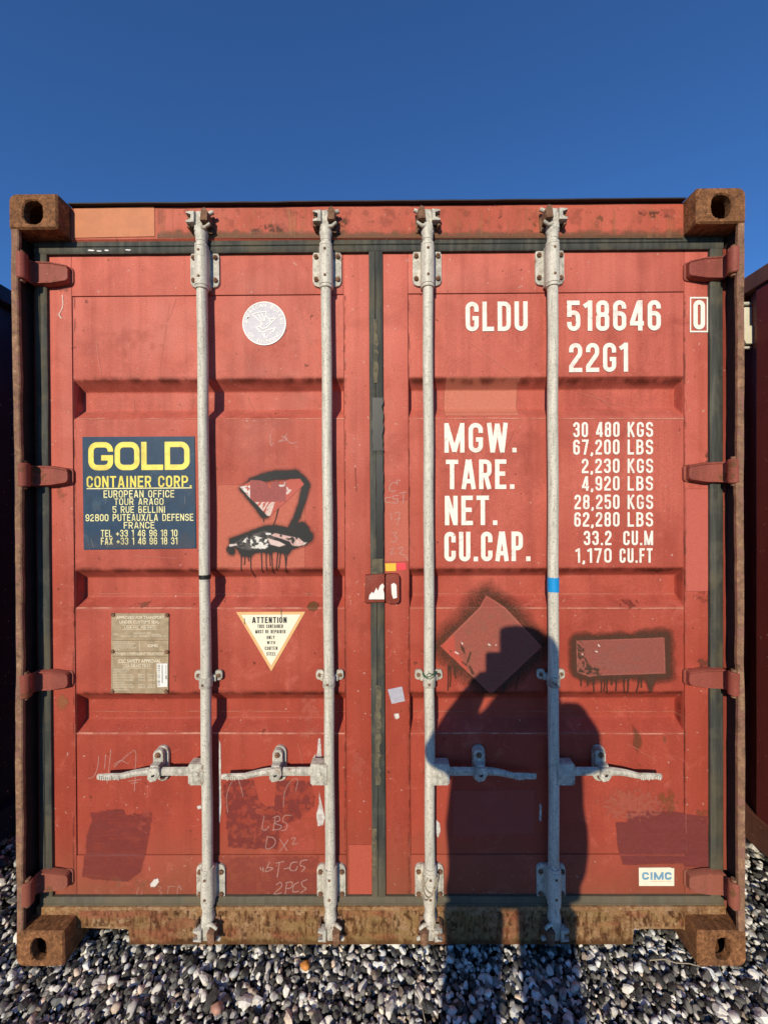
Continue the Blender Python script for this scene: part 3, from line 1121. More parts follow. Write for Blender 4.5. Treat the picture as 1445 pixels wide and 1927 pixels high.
# ---- header with its dark rain lip
zh0, zh1 = AZ(700, 449, YH), AZ(700, 384.5, YH)
xh = W - 0.165
bm = bmesh.new()
nx = 80
prev = None
for i in range(nx + 1):
    x = -xh - 0.002 + (2 * xh + 0.004) * i / nx
    wob = 0.0022 * (float(fbm(np.array(x * 6), np.array(1.0), 2, 3)) - 0.5)
    row = [bm.verts.new(q) for q in ((x, YH + 0.006, zh0), (x, YH, zh0 + 0.006), (x, YH + wob, (zh0 + zh1) / 2), (x, YH + wob, zh1 - 0.004), (x, YH + 0.004, zh1), (x, YH + 0.1, zh1))]
    if prev:
        for a, b, c, d in zip(prev, prev[1:], row[1:], row):
            bm.faces.new((a, b, c, d))
    prev = row
hd = mk('door_header', bm, 'red_header', C, angle=40)
bm = bmesh.new()
prev = None
for i in range(nx + 1):
    x = -xh - 0.0 + 2 * xh * i / nx
    wob = 0.003 * (float(fbm(np.array(x * 9), np.array(4.0), 6, 4)) - 0.5)
    row = [bm.verts.new(q) for q in ((x, YH - 0.016, zh1 - 0.001 + wob), (x, YH - 0.016, zh1 + 0.003 + wob), (x, YH + 0.12, zh1 + 0.010), (x, YH + 0.12, zh1 + 0.001))]
    if prev:
        for k in range(4):
            bm.faces.new((prev[k], prev[(k + 1) % 4], row[(k + 1) % 4], row[k]))
    prev = row
mk('rain_lip', bm, 'lip', hd)
# orange primer patch on the header
pt = sheet('primer_patch', [(139, 391), (290, 388), (291, 444), (139, 447)], YH - 0.0008 - 0.0012, 0.0006, 'orange_patch', hd, 'orange primer patch at the left end of the header')

# ---- sill with its fork notches
zs1 = AZ(700, 1708, YS)
zs0 = AZ(700, 1779, YS)
zn = AZ(200, 1748, YS)
xa, xb = AX(243, 1760, YS), AX(1191, 1760, YS)
xl, xr = -W + 0.02, W - 0.02
poly = [(xl, zs1), (xr, zs1), (xr, 0.10), (W - 0.155, 0.10), (W - 0.155, zn - 0.02), (W - 0.170, zn), (xb + 0.004, zn), (xb, zn - 0.004), (xb, zs0), (xa, zs0), (xa, zn - 0.006), (xa - 0.006, zn), (-W + 0.163, zn), (-W + 0.163, 0.10), (xl, 0.10)]
bm = bmesh.new()
add_prism(bm, poly, YS, YS + 0.012, 0.003, 2)
sill = mk('door_sill', bm, 'rust_sill', C, angle=40)
bm = box(-W + 0.17, W - 0.17, YS + 0.0125, 0.16, zn + 0.01, zs1 - 0.002)
mk('sill_box', bm, 'rust_sill', sill)

# ---- rubber seals
G = part('door_seal', C)
gx0, gx1 = AX(68.5, 1000, YG), AX(90.5, 1000, YG)
gx2, gx3 = AX(1337.5, 1000, YG), AX(1362, 1000, YG)
gc0, gc1 = AX(696.5, 1000, YG), AX(722, 1000, YG)
gt1, gt0 = AZ(700, 446.5, YG), AZ(700, 472, YG)
gb1, gb0 = AZ(700, 1690, YG), AZ(700, 1712, YG)


def seal(name, x0, x1, z0, z1, vertical):
    """ribbed rubber strip, a little wavy"""
    bm = bmesh.new()
    n = 90 if vertical else 120
    prof = [(0.0, 0.020), (0.0, 0.003), (0.10, 0.0), (0.42, 0.0), (0.48, 0.0035), (0.54, 0.0), (0.90, 0.001), (1.0, 0.004), (1.0, 0.020)]
    prev = None
    for i in range(n + 1):
        t = i / n
        row = []
        wob = 0.0016 * (float(fbm(np.array(t * 26), np.array(x0 * 5 + z0 * 3), 2, 3)) - 0.5)
        for u, d in prof:
            if vertical:
                row.append(bm.verts.new((x0 + (x1 - x0) * u + wob, YG + d + wob * 0.8, z0 + (z1 - z0) * t)))
            else:
                row.append(bm.verts.new((x0 + (x1 - x0) * t, YG + d + wob * 0.8, z0 + (z1 - z0) * u + wob)))
        if prev:
            for a, b, c, d in zip(prev, prev[1:], row[1:], row):
                bm.faces.new((a, b, c, d))
        else:
            bm.faces.new(row)
        prev = row
    bm.faces.new(prev[::-1])
    return mk(name, bm, 'gasket', G, angle=50)


seal('top_seal', gx0, gx3, gt0, gt1, False)
seal('bottom_seal', gx0, gx3, gb0, gb1, False)
seal('side_seal', gx0, gx1, gb1 + 0.001, gt0 - 0.001, True)
seal('side_seal', gx2, gx3, gb1 + 0.001, gt0 - 0.001, True)
seal('centre_seal', gc0, gc1, gb1 + 0.001, gt0 - 0.001, True)


# ---- doors: pressed panel between two stiles and two rails
def grid_panel(name, x0, x1, z0, z1, parent, mat, sx_=0.006, ox=0.0):
    nx = int((x1 - x0) / sx_); nz = int((z1 - z0) / 0.006)
    xs = np.linspace(x0 + 0.0015, x1 - 0.0015, nx + 1); zs = np.linspace(z0 + 0.0015, z1 - 0.0015, nz + 1)
    # rows exactly on the shoulders of the grooves
    if sx_ < 0.01:
        e = np.array([0.0017, 0.002, 0.003, 0.004, 0.005, 0.0055, 0.007, 0.010, 0.014])
        xs = np.unique(np.concatenate([xs, x0 + e, x1 - e]))
    extra = [z for g in GROOVES for z in g]
    zs = np.unique(np.concatenate([zs, extra]))
    X, Z = np.meshgrid(xs, zs)
    Y = surf(X, Z)
    ny_, nx_ = X.shape
    idx = np.arange(ny_ * nx_).reshape(ny_, nx_)
    q = np.stack([idx[:-1, :-1], idx[:-1, 1:], idx[1:, 1:], idx[1:, :-1]], -1).reshape(-1, 4)
    V = np.stack([X.ravel() + ox, Y.ravel(), Z.ravel()], -1)
    me = bpy.data.meshes.new(name)
    me.vertices.add(len(V)); me.vertices.foreach_set('co', V.ravel())
    me.loops.add(q.size); me.loops.foreach_set('vertex_index', q.ravel().astype(np.int32))
    me.polygons.add(len(q))
    me.polygons.foreach_set('loop_start', np.arange(0, q.size, 4, dtype=np.int32))
    me.polygons.foreach_set('loop_total', np.full(len(q), 4, dtype=np.int32))
    me.update(calc_edges=True)
    me.polygons.foreach_set('use_smooth', [True] * len(q))
    me.materials.append(M[mat])
    return link(bpy.data.objects.new(name, me), parent)


def plank(name, x0, x1, z0, z1, parent, mat, y0=YD, th=0.03, bev=0.0022):
    bm = box(x0, x1, y0, y0 + th, z0, z1, bevel=bev)
    return mk(name, bm, mat, parent, angle=40)


def door(key, parent, mat, label):
    D = part('door', parent, label)
    x0, x1, p0, p1 = DOORS[key]
    grid_panel('pressed_panel', p0, p1, Z_PB, Z_PT, D, mat)
    plank('stile', x0, p0, Z_DB, Z_DT, D, mat)
    plank('stile', p1, x1, Z_DB, Z_DT, D, mat)
    plank('rail', p0 + 0.0004, p1 - 0.0004, Z_PT, Z_DT, D, mat)
    plank('rail', p0 + 0.0004, p1 - 0.0004, Z_DB, Z_PB, D, mat)
    return D


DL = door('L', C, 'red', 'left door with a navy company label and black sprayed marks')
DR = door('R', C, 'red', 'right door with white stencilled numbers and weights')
# turned door edge showing beside the right seal
bm = box(gx3 + 0.0005, AX(1368.5, 1000, YG), YG + 0.004, YG + 0.05, gb0, gt0)
mk('door_edge', bm, 'red_edge', DR)
bm = box(AX(62, 1000, YG), gx0 - 0.0005, YG + 0.012, YG + 0.05, gb0, gt0)
mk('door_edge', bm, 'red_edge', DL)

# ---- body of the box behind the doors
def corrugated(name, parent, mat, x, out, y0, y1, z0, z1, ph=0.0, dx=0.0, dy=0.0, r=0.036):
    """trapezoid sheet in the plane X = x; out = outward side (+1 / -1)"""
    prof = []
    y = y0 - ph
    pts = []
    while y < y1 + 0.3:
        pts += [(y, 0), (y + 0.072, 0), (y + 0.072 + 0.068, 1), (y + 0.210, 1)]
        y += 0.278
    ys = np.array([p[0] for p in pts]); ds = np.array([p[1] for p in pts], float)
    samp = np.unique(np.clip(np.concatenate([ys, [y0, y1]]), y0, y1))
    nz = 8
    V, Fs = [], []
    for i, yy in enumerate(samp):
        d = float(np.interp(yy, ys, ds)) * r
        for k in range(nz + 1):
            zz = z0 + (z1 - z0) * k / nz
            bulge = 0.006 * (float(fbm(np.array(yy * 2.2), np.array(zz * 2.4), 12, 3)) - 0.5)
            V.append((x - out * (d + bulge) + dx, yy + dy, zz))
    for i in range(len(samp) - 1):
        for k in range(nz):
            a = i * (nz + 1) + k
            Fs.append((a, a + 1, a + nz + 2, a + nz + 1))
    return mk_py(name, V, Fs, mat, parent)


LEN = 6.058
for sx in (-1, 1):
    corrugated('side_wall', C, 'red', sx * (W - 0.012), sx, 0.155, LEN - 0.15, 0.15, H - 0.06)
    a, b = sx * (W - 0.06), sx * W
    mk('top_side_rail', box(min(a, b), max(a, b), 0.178, LEN - 0.178, H - 0.075, H - 0.012, bevel=0.004), 'red_edge', C)
    mk('bottom_side_rail', box(min(a, b), max(a, b), 0.178, LEN - 0.178, 0.02, 0.165, bevel=0.004), 'red_edge', C)
mk('roof', box(-W + 0.05, W - 0.05, YH + 0.1, LEN - 0.05, zh1 - 0.012, zh1 - 0.006), 'red_edge', C)
mk('front_wall', box(-W + 0.05, W - 0.05, LEN - 0.07, LEN - 0.05, 0.1, H - 0.05), 'red_edge', C)
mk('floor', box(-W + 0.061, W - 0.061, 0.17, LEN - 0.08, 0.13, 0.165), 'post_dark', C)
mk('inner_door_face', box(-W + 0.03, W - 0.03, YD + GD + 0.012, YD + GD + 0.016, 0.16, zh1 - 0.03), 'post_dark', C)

# ================================================================== LOCKING BARS
YB = 0.046
RB = 0.0178


def arc(cx, cz, r, a0, a1, n=8):
    return [(cx + r * math.cos(math.radians(a0 + (a1 - a0) * k / n)), cz + r * math.sin(math.radians(a0 + (a1 - a0) * k / n))) for k in range(n + 1)]


def cam_set(B, x, zc, up, s):
    """cam at a bar end: pale forked head, rusty keeper bolted to the header or sill. up = +1 top, s mirrors"""
    def X(v): return x + s * v * 1.15
    def Z(v): return zc + up * v * 1.15
    def poly(pts): return [(X(a), Z(b)) for a, b in pts]
    base_y = YH if up > 0 else YS
    # keeper: welded plate and two prongs
    bm = bmesh.new()
    add_prism(bm, poly([(-0.030, -0.024), (0.034, -0.030), (0.036, 0.022), (-0.026, 0.026)]), base_y - 0.006, base_y)
    add_prism(bm, poly([(0.008, -0.012), (0.030, -0.014), (0.032, 0.012), (0.022, 0.026), (0.012, 0.020)]), base_y - 0.046, base_y - 0.005, 0.003)
    add_prism(bm, poly([(-0.036, -0.022), (-0.028, -0.026), (-0.024, 0.010), (-0.034, 0.012)]), base_y - 0.030, base_y - 0.005, 0.002)
    k = mk('cam_keeper', bm, 'rust_bolt', B, angle=40)
    # cam: C-shaped fork on one side, two hooked lugs on the other
    bm = bmesh.new()
    add_prism(bm, poly([(-0.016, -0.034), (0.010, -0.034), (0.012, -0.004), (0.010, 0.024), (-0.004, 0.024), (-0.010, 0.022), (-0.012, -0.010)]), YB - 0.020, YB + 0.010, 0.004)
    add_prism(bm, poly([(-0.034, 0.016), (-0.010, 0.018), (-0.010, -0.016), (-0.034, -0.016), (-0.035, -0.009), (-0.018, -0.008), (-0.017, 0.009), (-0.034, 0.009)]), YB - 0.030, YB - 0.006, 0.0025)
    add_tube(bm, [(X(0.004), YB - 0.012, Z(-0.022)), (X(0.020), YB - 0.020, Z(-0.026)), (X(0.034), YB - 0.022, Z(-0.016))], [0.008, 0.006, 0.005], 10)
    add_tube(bm, [(X(0.006), YB - 0.008, Z(0.020)), (X(0.026), YB - 0.012, Z(0.018)), (X(0.040), YB - 0.010, Z(0.025))], [0.008, 0.007, 0.0065], 10)
    mk('cam_head', bm, 'galv_worn', B, angle=40)


def bolts(bm_list, B, y, r=0.0085, h=0.007):
    for (bx, bz) in bm_list:
        bm = bmesh.new()
        add_hex(bm, bx, bz, y - h, y, r, random.uniform(0, 1))
        add_hex(bm, bx, bz, y - h - 0.003, y - h + 0.001, r * 0.45, random.uniform(0, 1))
        mk('bolt', bm, 'rust_bolt', B)


def locking_bar(xt, xb, side, out, label):
    """xt, xb: bar axis in the photo near top and bottom; side: -1 handle goes left, +1 right"""
    B = part('locking_bar', C, label)
    X0, Z0_ = AX(xt, 560, YB), AZ(xt, 560, YB)
    X1, Z1_ = AX(xb, 1640, YB), AZ(xb, 1640, YB)
    k = (X1 - X0) / (Z1_ - Z0_)
    def bx(z): return X0 + (z - Z0_) * k
    zt = AZ(380, 436, YB); zbm = AZ(390, 1727, YB)
    bm = bmesh.new()
    n = 40
    jr = random.Random(xt)
    add_tube(bm, [(bx(zbm + (zt - zbm) * i / n) + 0.0009 * math.sin(i * 0.7 + xt), YB + 0.0006 * math.sin(i * 0.5), zbm + (zt - zbm) * i / n) for i in range(n + 1)], RB, 22)
    mk('bar', bm, 'galv', B, angle=50)
    # top and bottom bearings
    for (ya, yb_, fa, fb, up) in ((455, 540, 475, 543, 1), (1640, 1712, 1624, 1691, -1)):
        za, zb_ = AZ(380, ya, YB - RB), AZ(380, yb_, YB - RB)
        xm = bx((za + zb_) / 2)
        bm = bmesh.new()
        r2 = RB + 0.0055
        c1 = 0.010
        zz = [zb_, zb_ + 0.001, zb_ + c1, zb_ + c1 + 0.001, zb_ + c1 + 0.002, za - c1 - 0.002, za - c1 - 0.001, za - c1, za - 0.001, za]
        rr = [r2 - 0.002, r2 - 0.0008, r2 - 0.0008, r2 - 0.003, r2, r2, r2 - 0.003, r2 - 0.0008, r2 - 0.0008, r2 - 0.002]
        add_tube(bm, [(bx(z), YB, z) for z in zz], rr, 24)
        # web joining sleeve to flange
        add_box(bm, xm - r2 + 0.001, xm + r2 - 0.001, YB, YD - 0.005, zb_ + c1, za - c1)
        mk('bearing_sleeve', bm, 'galv', B, angle=35)
        # retaining pins
        for zz_ in (za - 0.028, zb_ + 0.036):
            bm = bmesh.new()
            add_hex(bm, bx(zz_) - 0.001, zz_, YB - r2 - 0.0022, YB - r2 + 0.004, 0.0048, 0.3)
            mk('retaining_pin', bm, 'rust_bolt', B)
        # flange
        f1, f0 = AZ(380, fa, YD), AZ(380, fb, YD)
        bm = bmesh.new()
        add_prism(bm, rrect(xm - 0.050, xm + 0.050, f0, f1, 0.018), YD - 0.008, YD, 0.003)
        fl = mk('bearing_flange', bm, 'galv_worn', B, angle=40)
        bolts([(xm + sx * 0.038, z) for sx in (-1, 1) for z in (f1 - 0.024, f0 + 0.024)], B, YD - 0.008)
    # tapering necks into the cams
    zc = AZ(380, 419, YB); zd = AZ(390, 1746, YB)
    for zz, up in ((zc, 1), (zd, -1)):
        bm = bmesh.new()
        e = zz - up * 0.028
        add_tube(bm, [(bx(e - up * q), YB, e - up * q) for q in (-0.012, 0.0, 0.014, 0.022, 0.040)], [0.014, 0.021, 0.0225, 0.0195, RB + 0.0008], 20)
        mk('neck', bm, 'galv', B, angle=40)
        cam_set(B, bx(zz), zz, up, out)
    # middle guide: strap over the bar with two bolted ears
    z1, z0 = AZ(390, 1264, YB), AZ(390, 1296, YB)
    zm = (z0 + z1) / 2; xm = bx(zm)
    bm = bmesh.new()
    add_prism(bm, rrect(xm - 0.048, xm - 0.021, zm - 0.017 + 0.008, zm + 0.017 + 0.008, 0.009), YD - 0.010, YD - 0.001, 0.002)
    add_prism(bm, rrect(xm + 0.021, xm + 0.048, zm - 0.017 + 0.008, zm + 0.017 + 0.008, 0.009), YD - 0.010, YD - 0.001, 0.002)
    r2 = RB + 0.004
    add_tube(bm, [(bx(z), YB, z) for z in (zm - 0.024, zm - 0.022, zm + 0.008, zm + 0.012)], [r2 - 0.001, r2, r2, r2 - 0.001], 22)
    add_box(bm, xm - 0.030, xm + 0.030, YB + 0.010, YD - 0.002, zm - 0.010, zm + 0.012, bevel=0.002)
    mk('bar_guide', bm, 'galv_worn', B, angle=40)
    bolts([(xm - 0.036, zm + 0.008), (xm + 0.036, zm + 0.008)], B, YD - 0.010, 0.007, 0.005)
    bm = bmesh.new()
    add_hex(bm, xm - 0.002, zm - 0.009, YB - r2 - 0.003, YB - r2 + 0.003, 0.0045)
    mk('bolt', bm, 'rust_bolt', B)
    # handle
    return B, bx


BARS = []
BARS.append(locking_bar(380.5, 391, -1, 1, 'locking bar nearest the left hinges, with a black band'))
BARS.append(locking_bar(614, 621.5, -1, 1, 'locking bar of the left door next to the centre seal'))
BARS.append(locking_bar(805, 809, 1, -1, 'locking bar of the right door next to the centre seal'))
BARS.append(locking_bar(1039.5, 1042, 1, -1, 'locking bar nearest the right hinges, with a blue band'))


def handle(B, bx, side, hx0, hx1, tipx, retx):
    """hub clamped on the bar, bent flat arm with a grip, and the retainer that holds it down"""
    zh = AZ(hx0, 1450, YB)
    xb_ = bx(zh)
    y_arm = YD - 0.038
    hub0, hub1 = AX(hx0, 1450, y_arm), AX(hx1, 1450, y_arm)
    bm = bmesh.new()
    add_prism(bm, rrect(min(hub0, hub1), max(hub0, hub1), zh - 0.038, zh + 0.034, 0.006), YB - 0.020, YB + 0.014, 0.004)
    mk('handle_hub', bm, 'galv_worn', B, angle=40)
    bm = bmesh.new()
    add_hex(bm, (hub0 + hub1) / 2 - side * 0.002, zh + 0.000, YB - 0.0245, YB - 0.018, 0.0085, 0.2)
    mk('handle_bolt', bm, 'galv', B)
    tip = AX(tipx, 1457, y_arm)
    rx = AX(retx, 1440, y_arm)
    bm = bmesh.new()
    hub_e = hub0 if abs(hub0 - tip) < abs(hub1 - tip) else hub1
    L = tip - hub_e
    zs = [0.002, 0.003, 0.003, 0.001, 0.000, -0.003, -0.005, -0.009, -0.012, -0.013, -0.014]
    ts = [-0.08, 0.05, 0.25, 0.36, 0.47, 0.54, 0.60, 0.68, 0.74, 0.88, 1.0]
    hh = [0.015, 0.0155, 0.0150, 0.0145, 0.013, 0.0115, 0.0115, 0.0110, 0.0105, 0.0105, 0.0095]
    dd = [0.008, 0.009, 0.009, 0.010, 0.012, 0.012, 0.010, 0.009, 0.007, 0.007, 0.006]
    yy = [0.0, -0.001, -0.001, 0.001, 0.004, 0.006, 0.004, 0.001, -0.002, -0.002, -0.002]
    # path along X: add_tube's u axis is vertical here
    add_tube(bm, [(hub_e + L * t, y_arm + dy, zh + dz) for t, dz, dy in zip(ts, zs, yy)], 1.0, 8, True, [(a, b) for a, b in zip(hh, dd)])
    mk('handle', bm, 'galv_worn', B, angle=30)
    # raised maker's marks on the grip, worn to stubs
    bm = bmesh.new()
    r = random.Random(int(tipx))
    for i in range(11):
        t = 0.76 + 0.21 * i / 10
        xx = hub_e + L * t
        add_box(bm, xx - 0.0025, xx + 0.0022, y_arm - 0.0110, y_arm - 0.008, zh - 0.014 - r.uniform(0.004, 0.008), zh - 0.014 + r.uniform(0.003, 0.008), bevel=0.0006, seg=1)
    mk('grip_relief', bm, 'galv', B)
    # retainer: upright stadium plate, swivelling catch over the arm
    zr = zh - 0.002
    bm = bmesh.new()
    add_prism(bm, rrect(rx - 0.022, rx + 0.022, zr - 0.052, zr + 0.072, 0.0215), YD - 0.010 + STEP, YD + STEP, 0.002)
    rt = mk('handle_retainer', bm, 'galv_worn', B, angle=40)
    bm = bmesh.new()
    add_prism(bm, rrect(rx - 0.021, rx + 0.013, zr + 0.004, zr + 0.070, 0.0165), YD - 0.024, YD - 0.0105 + STEP, 0.003)
    # catch folding over the handle
    add_prism(bm, [(rx - 0.020, zr + 0.024), (rx + 0.016, zr + 0.026), (rx + 0.020, zr + 0.004), (rx + 0.006, zr - 0.018), (rx - 0.014, zr - 0.022), (rx - 0.024, zr - 0.010)], y_arm - 0.018, y_arm - 0.009, 0.003)
    add_prism(bm, [(rx - 0.018, zr + 0.030), (rx + 0.010, zr + 0.030), (rx + 0.010, zr + 0.016), (rx - 0.018, zr + 0.016)], y_arm - 0.0085, YD - 0.012, 0.001)
    mk('handle_catch', bm, 'galv_worn', B, angle=40)
    bolts([(rx - 0.004, zr + 0.052)], B, YD - 0.024, 0.010, 0.006)
    bolts([(rx + 0.001, zr - 0.036)], B, YD - 0.010 + STEP, 0.009, 0.006)
    bm = bmesh.new()
    add_prism(bm, [(rx - 0.010, zr + 0.002), (rx + 0.004, zr + 0.006), (rx + 0.001, zr - 0.002), (rx - 0.007, zr - 0.004)], y_arm - 0.0188, y_arm - 0.0183)
    mk('catch_slot', bm, 'black_ink', B)


handle(*BARS[0], -1, 357, 385, 185, 295)
handle(*BARS[1], -1, 585, 616, 418, 522)
handle(*BARS[2], 1, 845, 812, 1008, 905)
handle(*BARS[3], 1, 1079, 1046, 1243, 1137)


def band(B, bx, y0, y1, mat, name, label):
    z1, z0 = AZ(390, y0, YB - RB), AZ(390, y1, YB - RB)
    bm = bmesh.new()
    add_tube(bm, [(bx(z), YB, z) for z in (z0, z1)], RB + 0.0016, 22)
    lab(mk(name, bm, mat, B, angle=50), label)


band(*BARS[0], 1083, 1091, 'tape_black', 'tape_band', 'thin black band round the bar')
band(*BARS[3], 1091, 1118, 'tape_blue', 'tape_band', 'bright blue band round the bar')
# green wire tied round the third bar's guide and frayed twine at its lower bearing
B, bx = BARS[2]
zg = AZ(806, 1268, YB)
bm = bmesh.new()
for k, (ph, dz) in enumerate(((0.0, 0.0), (0.6, 0.004), (1.2, -0.003))):
    add_tube(bm, [(bx(zg) + 0.0225 * math.cos(a), YB - 0.0225 * math.sin(a), zg + dz + 0.006 * math.sin(2 * a + ph)) for a in np.linspace(-0.2, 3.3, 16)], 0.0013, 6)
add_tube(bm, [(bx(zg) - 0.012, YB - 0.024, zg + 0.004), (bx(zg) - 0.004, YB - 0.028, zg + 0.014), (bx(zg) + 0.006, YB - 0.028, zg + 0.008), (bx(zg) + 0.016, YB - 0.026, zg + 0.016), (bx(zg) + 0.020, YB - 0.022, zg + 0.004)], 0.0013, 6)
lab(mk('tied_wire', bm, 'green_wire', B, True), 'green wire tied round the bar guide')
bm = bmesh.new()
zq = AZ(806, 1630, YB)
for k in range(3):
    pts = []
    for i in range(26):
        t = i / 25
        a = -0.3 + 3.6 * t + 0.5 * k
        rr = 0.0262 + 0.001 * k
        pts.append((bx(zq) + rr * math.cos(a), YB - rr * abs(math.sin(a)) - 0.001, zq - 0.02 - 0.05 * math.sin(t * math.pi) * (1 + 0.3 * k)))
    add_tube(bm, pts, 0.0016, 6)
add_tube(bm, [(bx(zq) + 0.010, YB - 0.028, zq - 0.05), (bx(zq) + 0.012, YB - 0.029, zq - 0.09), (bx(zq) + 0.008, YB - 0.030, zq - 0.13), (bx(zq) + 0.013, YB - 0.029, zq - 0.165), (bx(zq) + 0.010, YB - 0.026, zq - 0.19)], [0.003, 0.0025, 0.0035, 0.003, 0.002], 7)
lab(mk('frayed_twine', bm, 'twine', B, True), 'frayed twine wound round the lower bearing')


# ================================================================== HINGES
def hinge(sx, ytop, ybot, xtip):
    Hn = part('hinge', C)
    yk = 0.014
    z1, z0 = AZ(100 if sx < 0 else 1340, ytop, YD - 0.02), AZ(100 if sx < 0 else 1340, ybot, YD - 0.02)
    zm, hh = (z1 + z0) / 2, (z1 - z0) / 2
    xk = sx * 1.1935
    # knuckle
    bm = bmesh.new()
    r = 0.0165
    add_tube(bm, [(xk, yk + 0.003, z) for z in (zm - hh - 0.004, zm - hh - 0.001, zm + hh + 0.001, zm + hh + 0.004)], [r - 0.003, r, r, r - 0.003], 20)
    mk('knuckle', bm, 'red_hinge', Hn, angle=40)
    bm = bmesh.new()
    add_tube(bm, [(xk, yk + 0.003, z) for z in (zm - hh - 0.012, zm + hh + 0.012)], 0.008, 12)
    mk('hinge_pin', bm, 'rust_bolt', Hn, angle=40)
    # blade: from the door to the knuckle, tapering to a rounded end
    xt = AX(xtip, (ytop + ybot) / 2, YD - 0.022)
    xr = sx * 1.190
    bm = bmesh.new()
    prof = [(xt, YD - 0.020, 0.60), (xt + sx * 0.006, YD - 0.022, 0.74), (xt + sx * 0.020, YD - 0.023, 0.80), (xt + sx * 0.055, YD - 0.024, 0.96), (xr - sx * 0.008, YD - 0.025, 1.0), (xr - sx * 0.002, YD - 0.028, 1.0), (xr, YD - 0.036, 0.98), (xr + sx * 0.0005, yk + 0.014, 0.96)]
    rows = []
    for (x, y, s) in prof:
        h2 = hh * s
        th = 0.018 if abs(x) < 1.187 else 0.012
        rows.append([bm.verts.new(q) for q in ((x, y + th, zm - h2 - 0.001), (x, y + 0.004, zm - h2), (x, y - 0.003, zm - h2 + 0.003), (x, y - 0.003, zm - h2 + 0.006), (x, y, zm - h2 + 0.009), (x, y, zm + h2 - 0.009), (x, y - 0.003, zm + h2 - 0.006), (x, y - 0.003, zm + h2 - 0.003), (x, y + 0.004, zm + h2), (x, y + th, zm + h2 + 0.001))])
    for A_, B_ in zip(rows, rows[1:]):
        for k in range(10):
            bm.faces.new((A_[k], A_[(k + 1) % 10], B_[(k + 1) % 10], B_[k]))
    bm.faces.new(rows[0]); bm.faces.new(rows[-1][::-1])
    mk('hinge_blade', bm, 'red_hinge', Hn, angle=30)
    # welded foot showing round the blade's end
    bm = bmesh.new()
    e = xt - sx * 0.008
    a, b = min(e, xr - sx * 0.03), max(e, xr - sx * 0.03)
    add_prism(bm, rrect(a, b, zm - hh * 0.86, zm + hh * 0.80, 0.014), YD - 0.005, YD, 0.0025)
    mk('weld_foot', bm, 'red_hinge', Hn, angle=40)


for (a, b) in ((492, 536), (876, 915), (1262, 1300), (1640, 1678)):
    hinge(-1, a, b, 126)
for (a, b) in ((483, 526), (869, 909), (1258, 1296), (1641, 1683)):
    hinge(1, a, b, 1298)

# ---- lock box where the doors meet
K = part('lock_box', C, 'small rust red cover plates over the centre seal with torn white paper')
bm = bmesh.new()
yk = YG - 0.010
P = [at(x, y, yk) for x, y in ((687, 1083), (724, 1080), (724, 1134), (686, 1135))]
add_prism(bm, [(float(a), float(b)) for a, b in P], yk, YG + 0.012, 0.003)
mk('cover_plate', bm, 'red_edge', K, angle=40)
bm = bmesh.new()
X0, Z1 = at(725.5, 1080.5, yk - 0.002); X1, Z0 = at(751.5, 1136, yk - 0.002)
add_prism(bm, rrect(float(X0), float(X1), float(Z0), float(Z1), 0.010), yk - 0.002, YD, 0.003)
mk('cover_plate', bm, 'red_edge', K, angle=40)
sheet('torn_paper', [(694, 1128), (695, 1120), (700, 1114), (703, 1117), (708, 1106), (711, 1112), (715, 1102), (720, 1098), (723, 1103), (721, 1110), (723, 1117), (723, 1128)], yk - 0.0012, 0.0006, 'sticker_white', K)
sheet('torn_paper', [(736, 1100), (741, 1097), (746, 1101), (747, 1125), (740, 1127), (737, 1118)], yk - 0.0032, 0.0006, 'sticker_white', K)

# ================================================================== STENCILLED NUMBERS
for (txt, x0, x1, y0, y1) in (('GLDU', 876, 993, 567, 622), ('518646', 1067, 1244, 565, 621), ('22G1', 1071, 1182, 645, 699),
                              ('MGW.', 836, 973, 796, 851), ('TARE.', 839, 968, 865, 920), ('NET.', 837, 936, 933, 988), ('CU.CAP.', 836, 998, 1001, 1056)):
    stencil(txt, x0, x1, y0, y1, 0.148, 0.125, parent=DR)
for (a, ax0, ax1, b, bx0, bx1, y0, y1) in (
        ('30 480', 1079, 1166, 'KGS', 1181, 1229, 794, 822), ('67,200', 1079, 1166, 'LBS', 1181, 1229, 827, 855),
        ('2,230', 1095, 1166, 'KGS', 1181, 1229, 863, 890), ('4,920', 1095, 1166, 'LBS', 1181, 1229, 896, 923),
        ('28,250', 1081, 1166, 'KGS', 1181, 1229, 931, 958), ('62,280', 1081, 1166, 'LBS', 1181, 1229, 964, 991),
        ('33.2', 1099, 1151, 'CU.M', 1173, 1229, 999, 1026), ('1,170', 1083, 1151, 'CU.FT', 1166, 1228, 1032, 1059)):
    stencil(a, ax0, ax1, y0, y1, 0.150, 0.14, parent=DR)
    stencil(b, bx0, bx1, y0, y1, 0.150, 0.14, parent=DR)
# boxed check digit, on the stile
stencil('0', 1303.5, 1325.5, 565, 620, 0.150, 0.1, parent=DR)
V, Fs = [], []
for (x0, x1, y0, y1) in ((1297, 1331, 559, 562), (1297, 1331, 622.5, 625.5), (1297, 1299.4, 562, 622.5), (1328.6, 1331, 562, 622.5)):
    b0 = len(V)
    for (x, y) in ((x0, y0), (x1, y0), (x1, y1), (x0, y1)):
        X, Z = at(x, y, YD)
        V.append((float(X), YD - 0.0022, float(Z)))
    Fs.append((b0, b0 + 1, b0 + 2, b0 + 3))
mk_py('digit_frame', V, Fs, 'white', DR)

# ================================================================== LABELS AND PLATES
YP = YD + STEP                       # pressed panel's face
def sticker(name, label):
    return part(name, C, label)


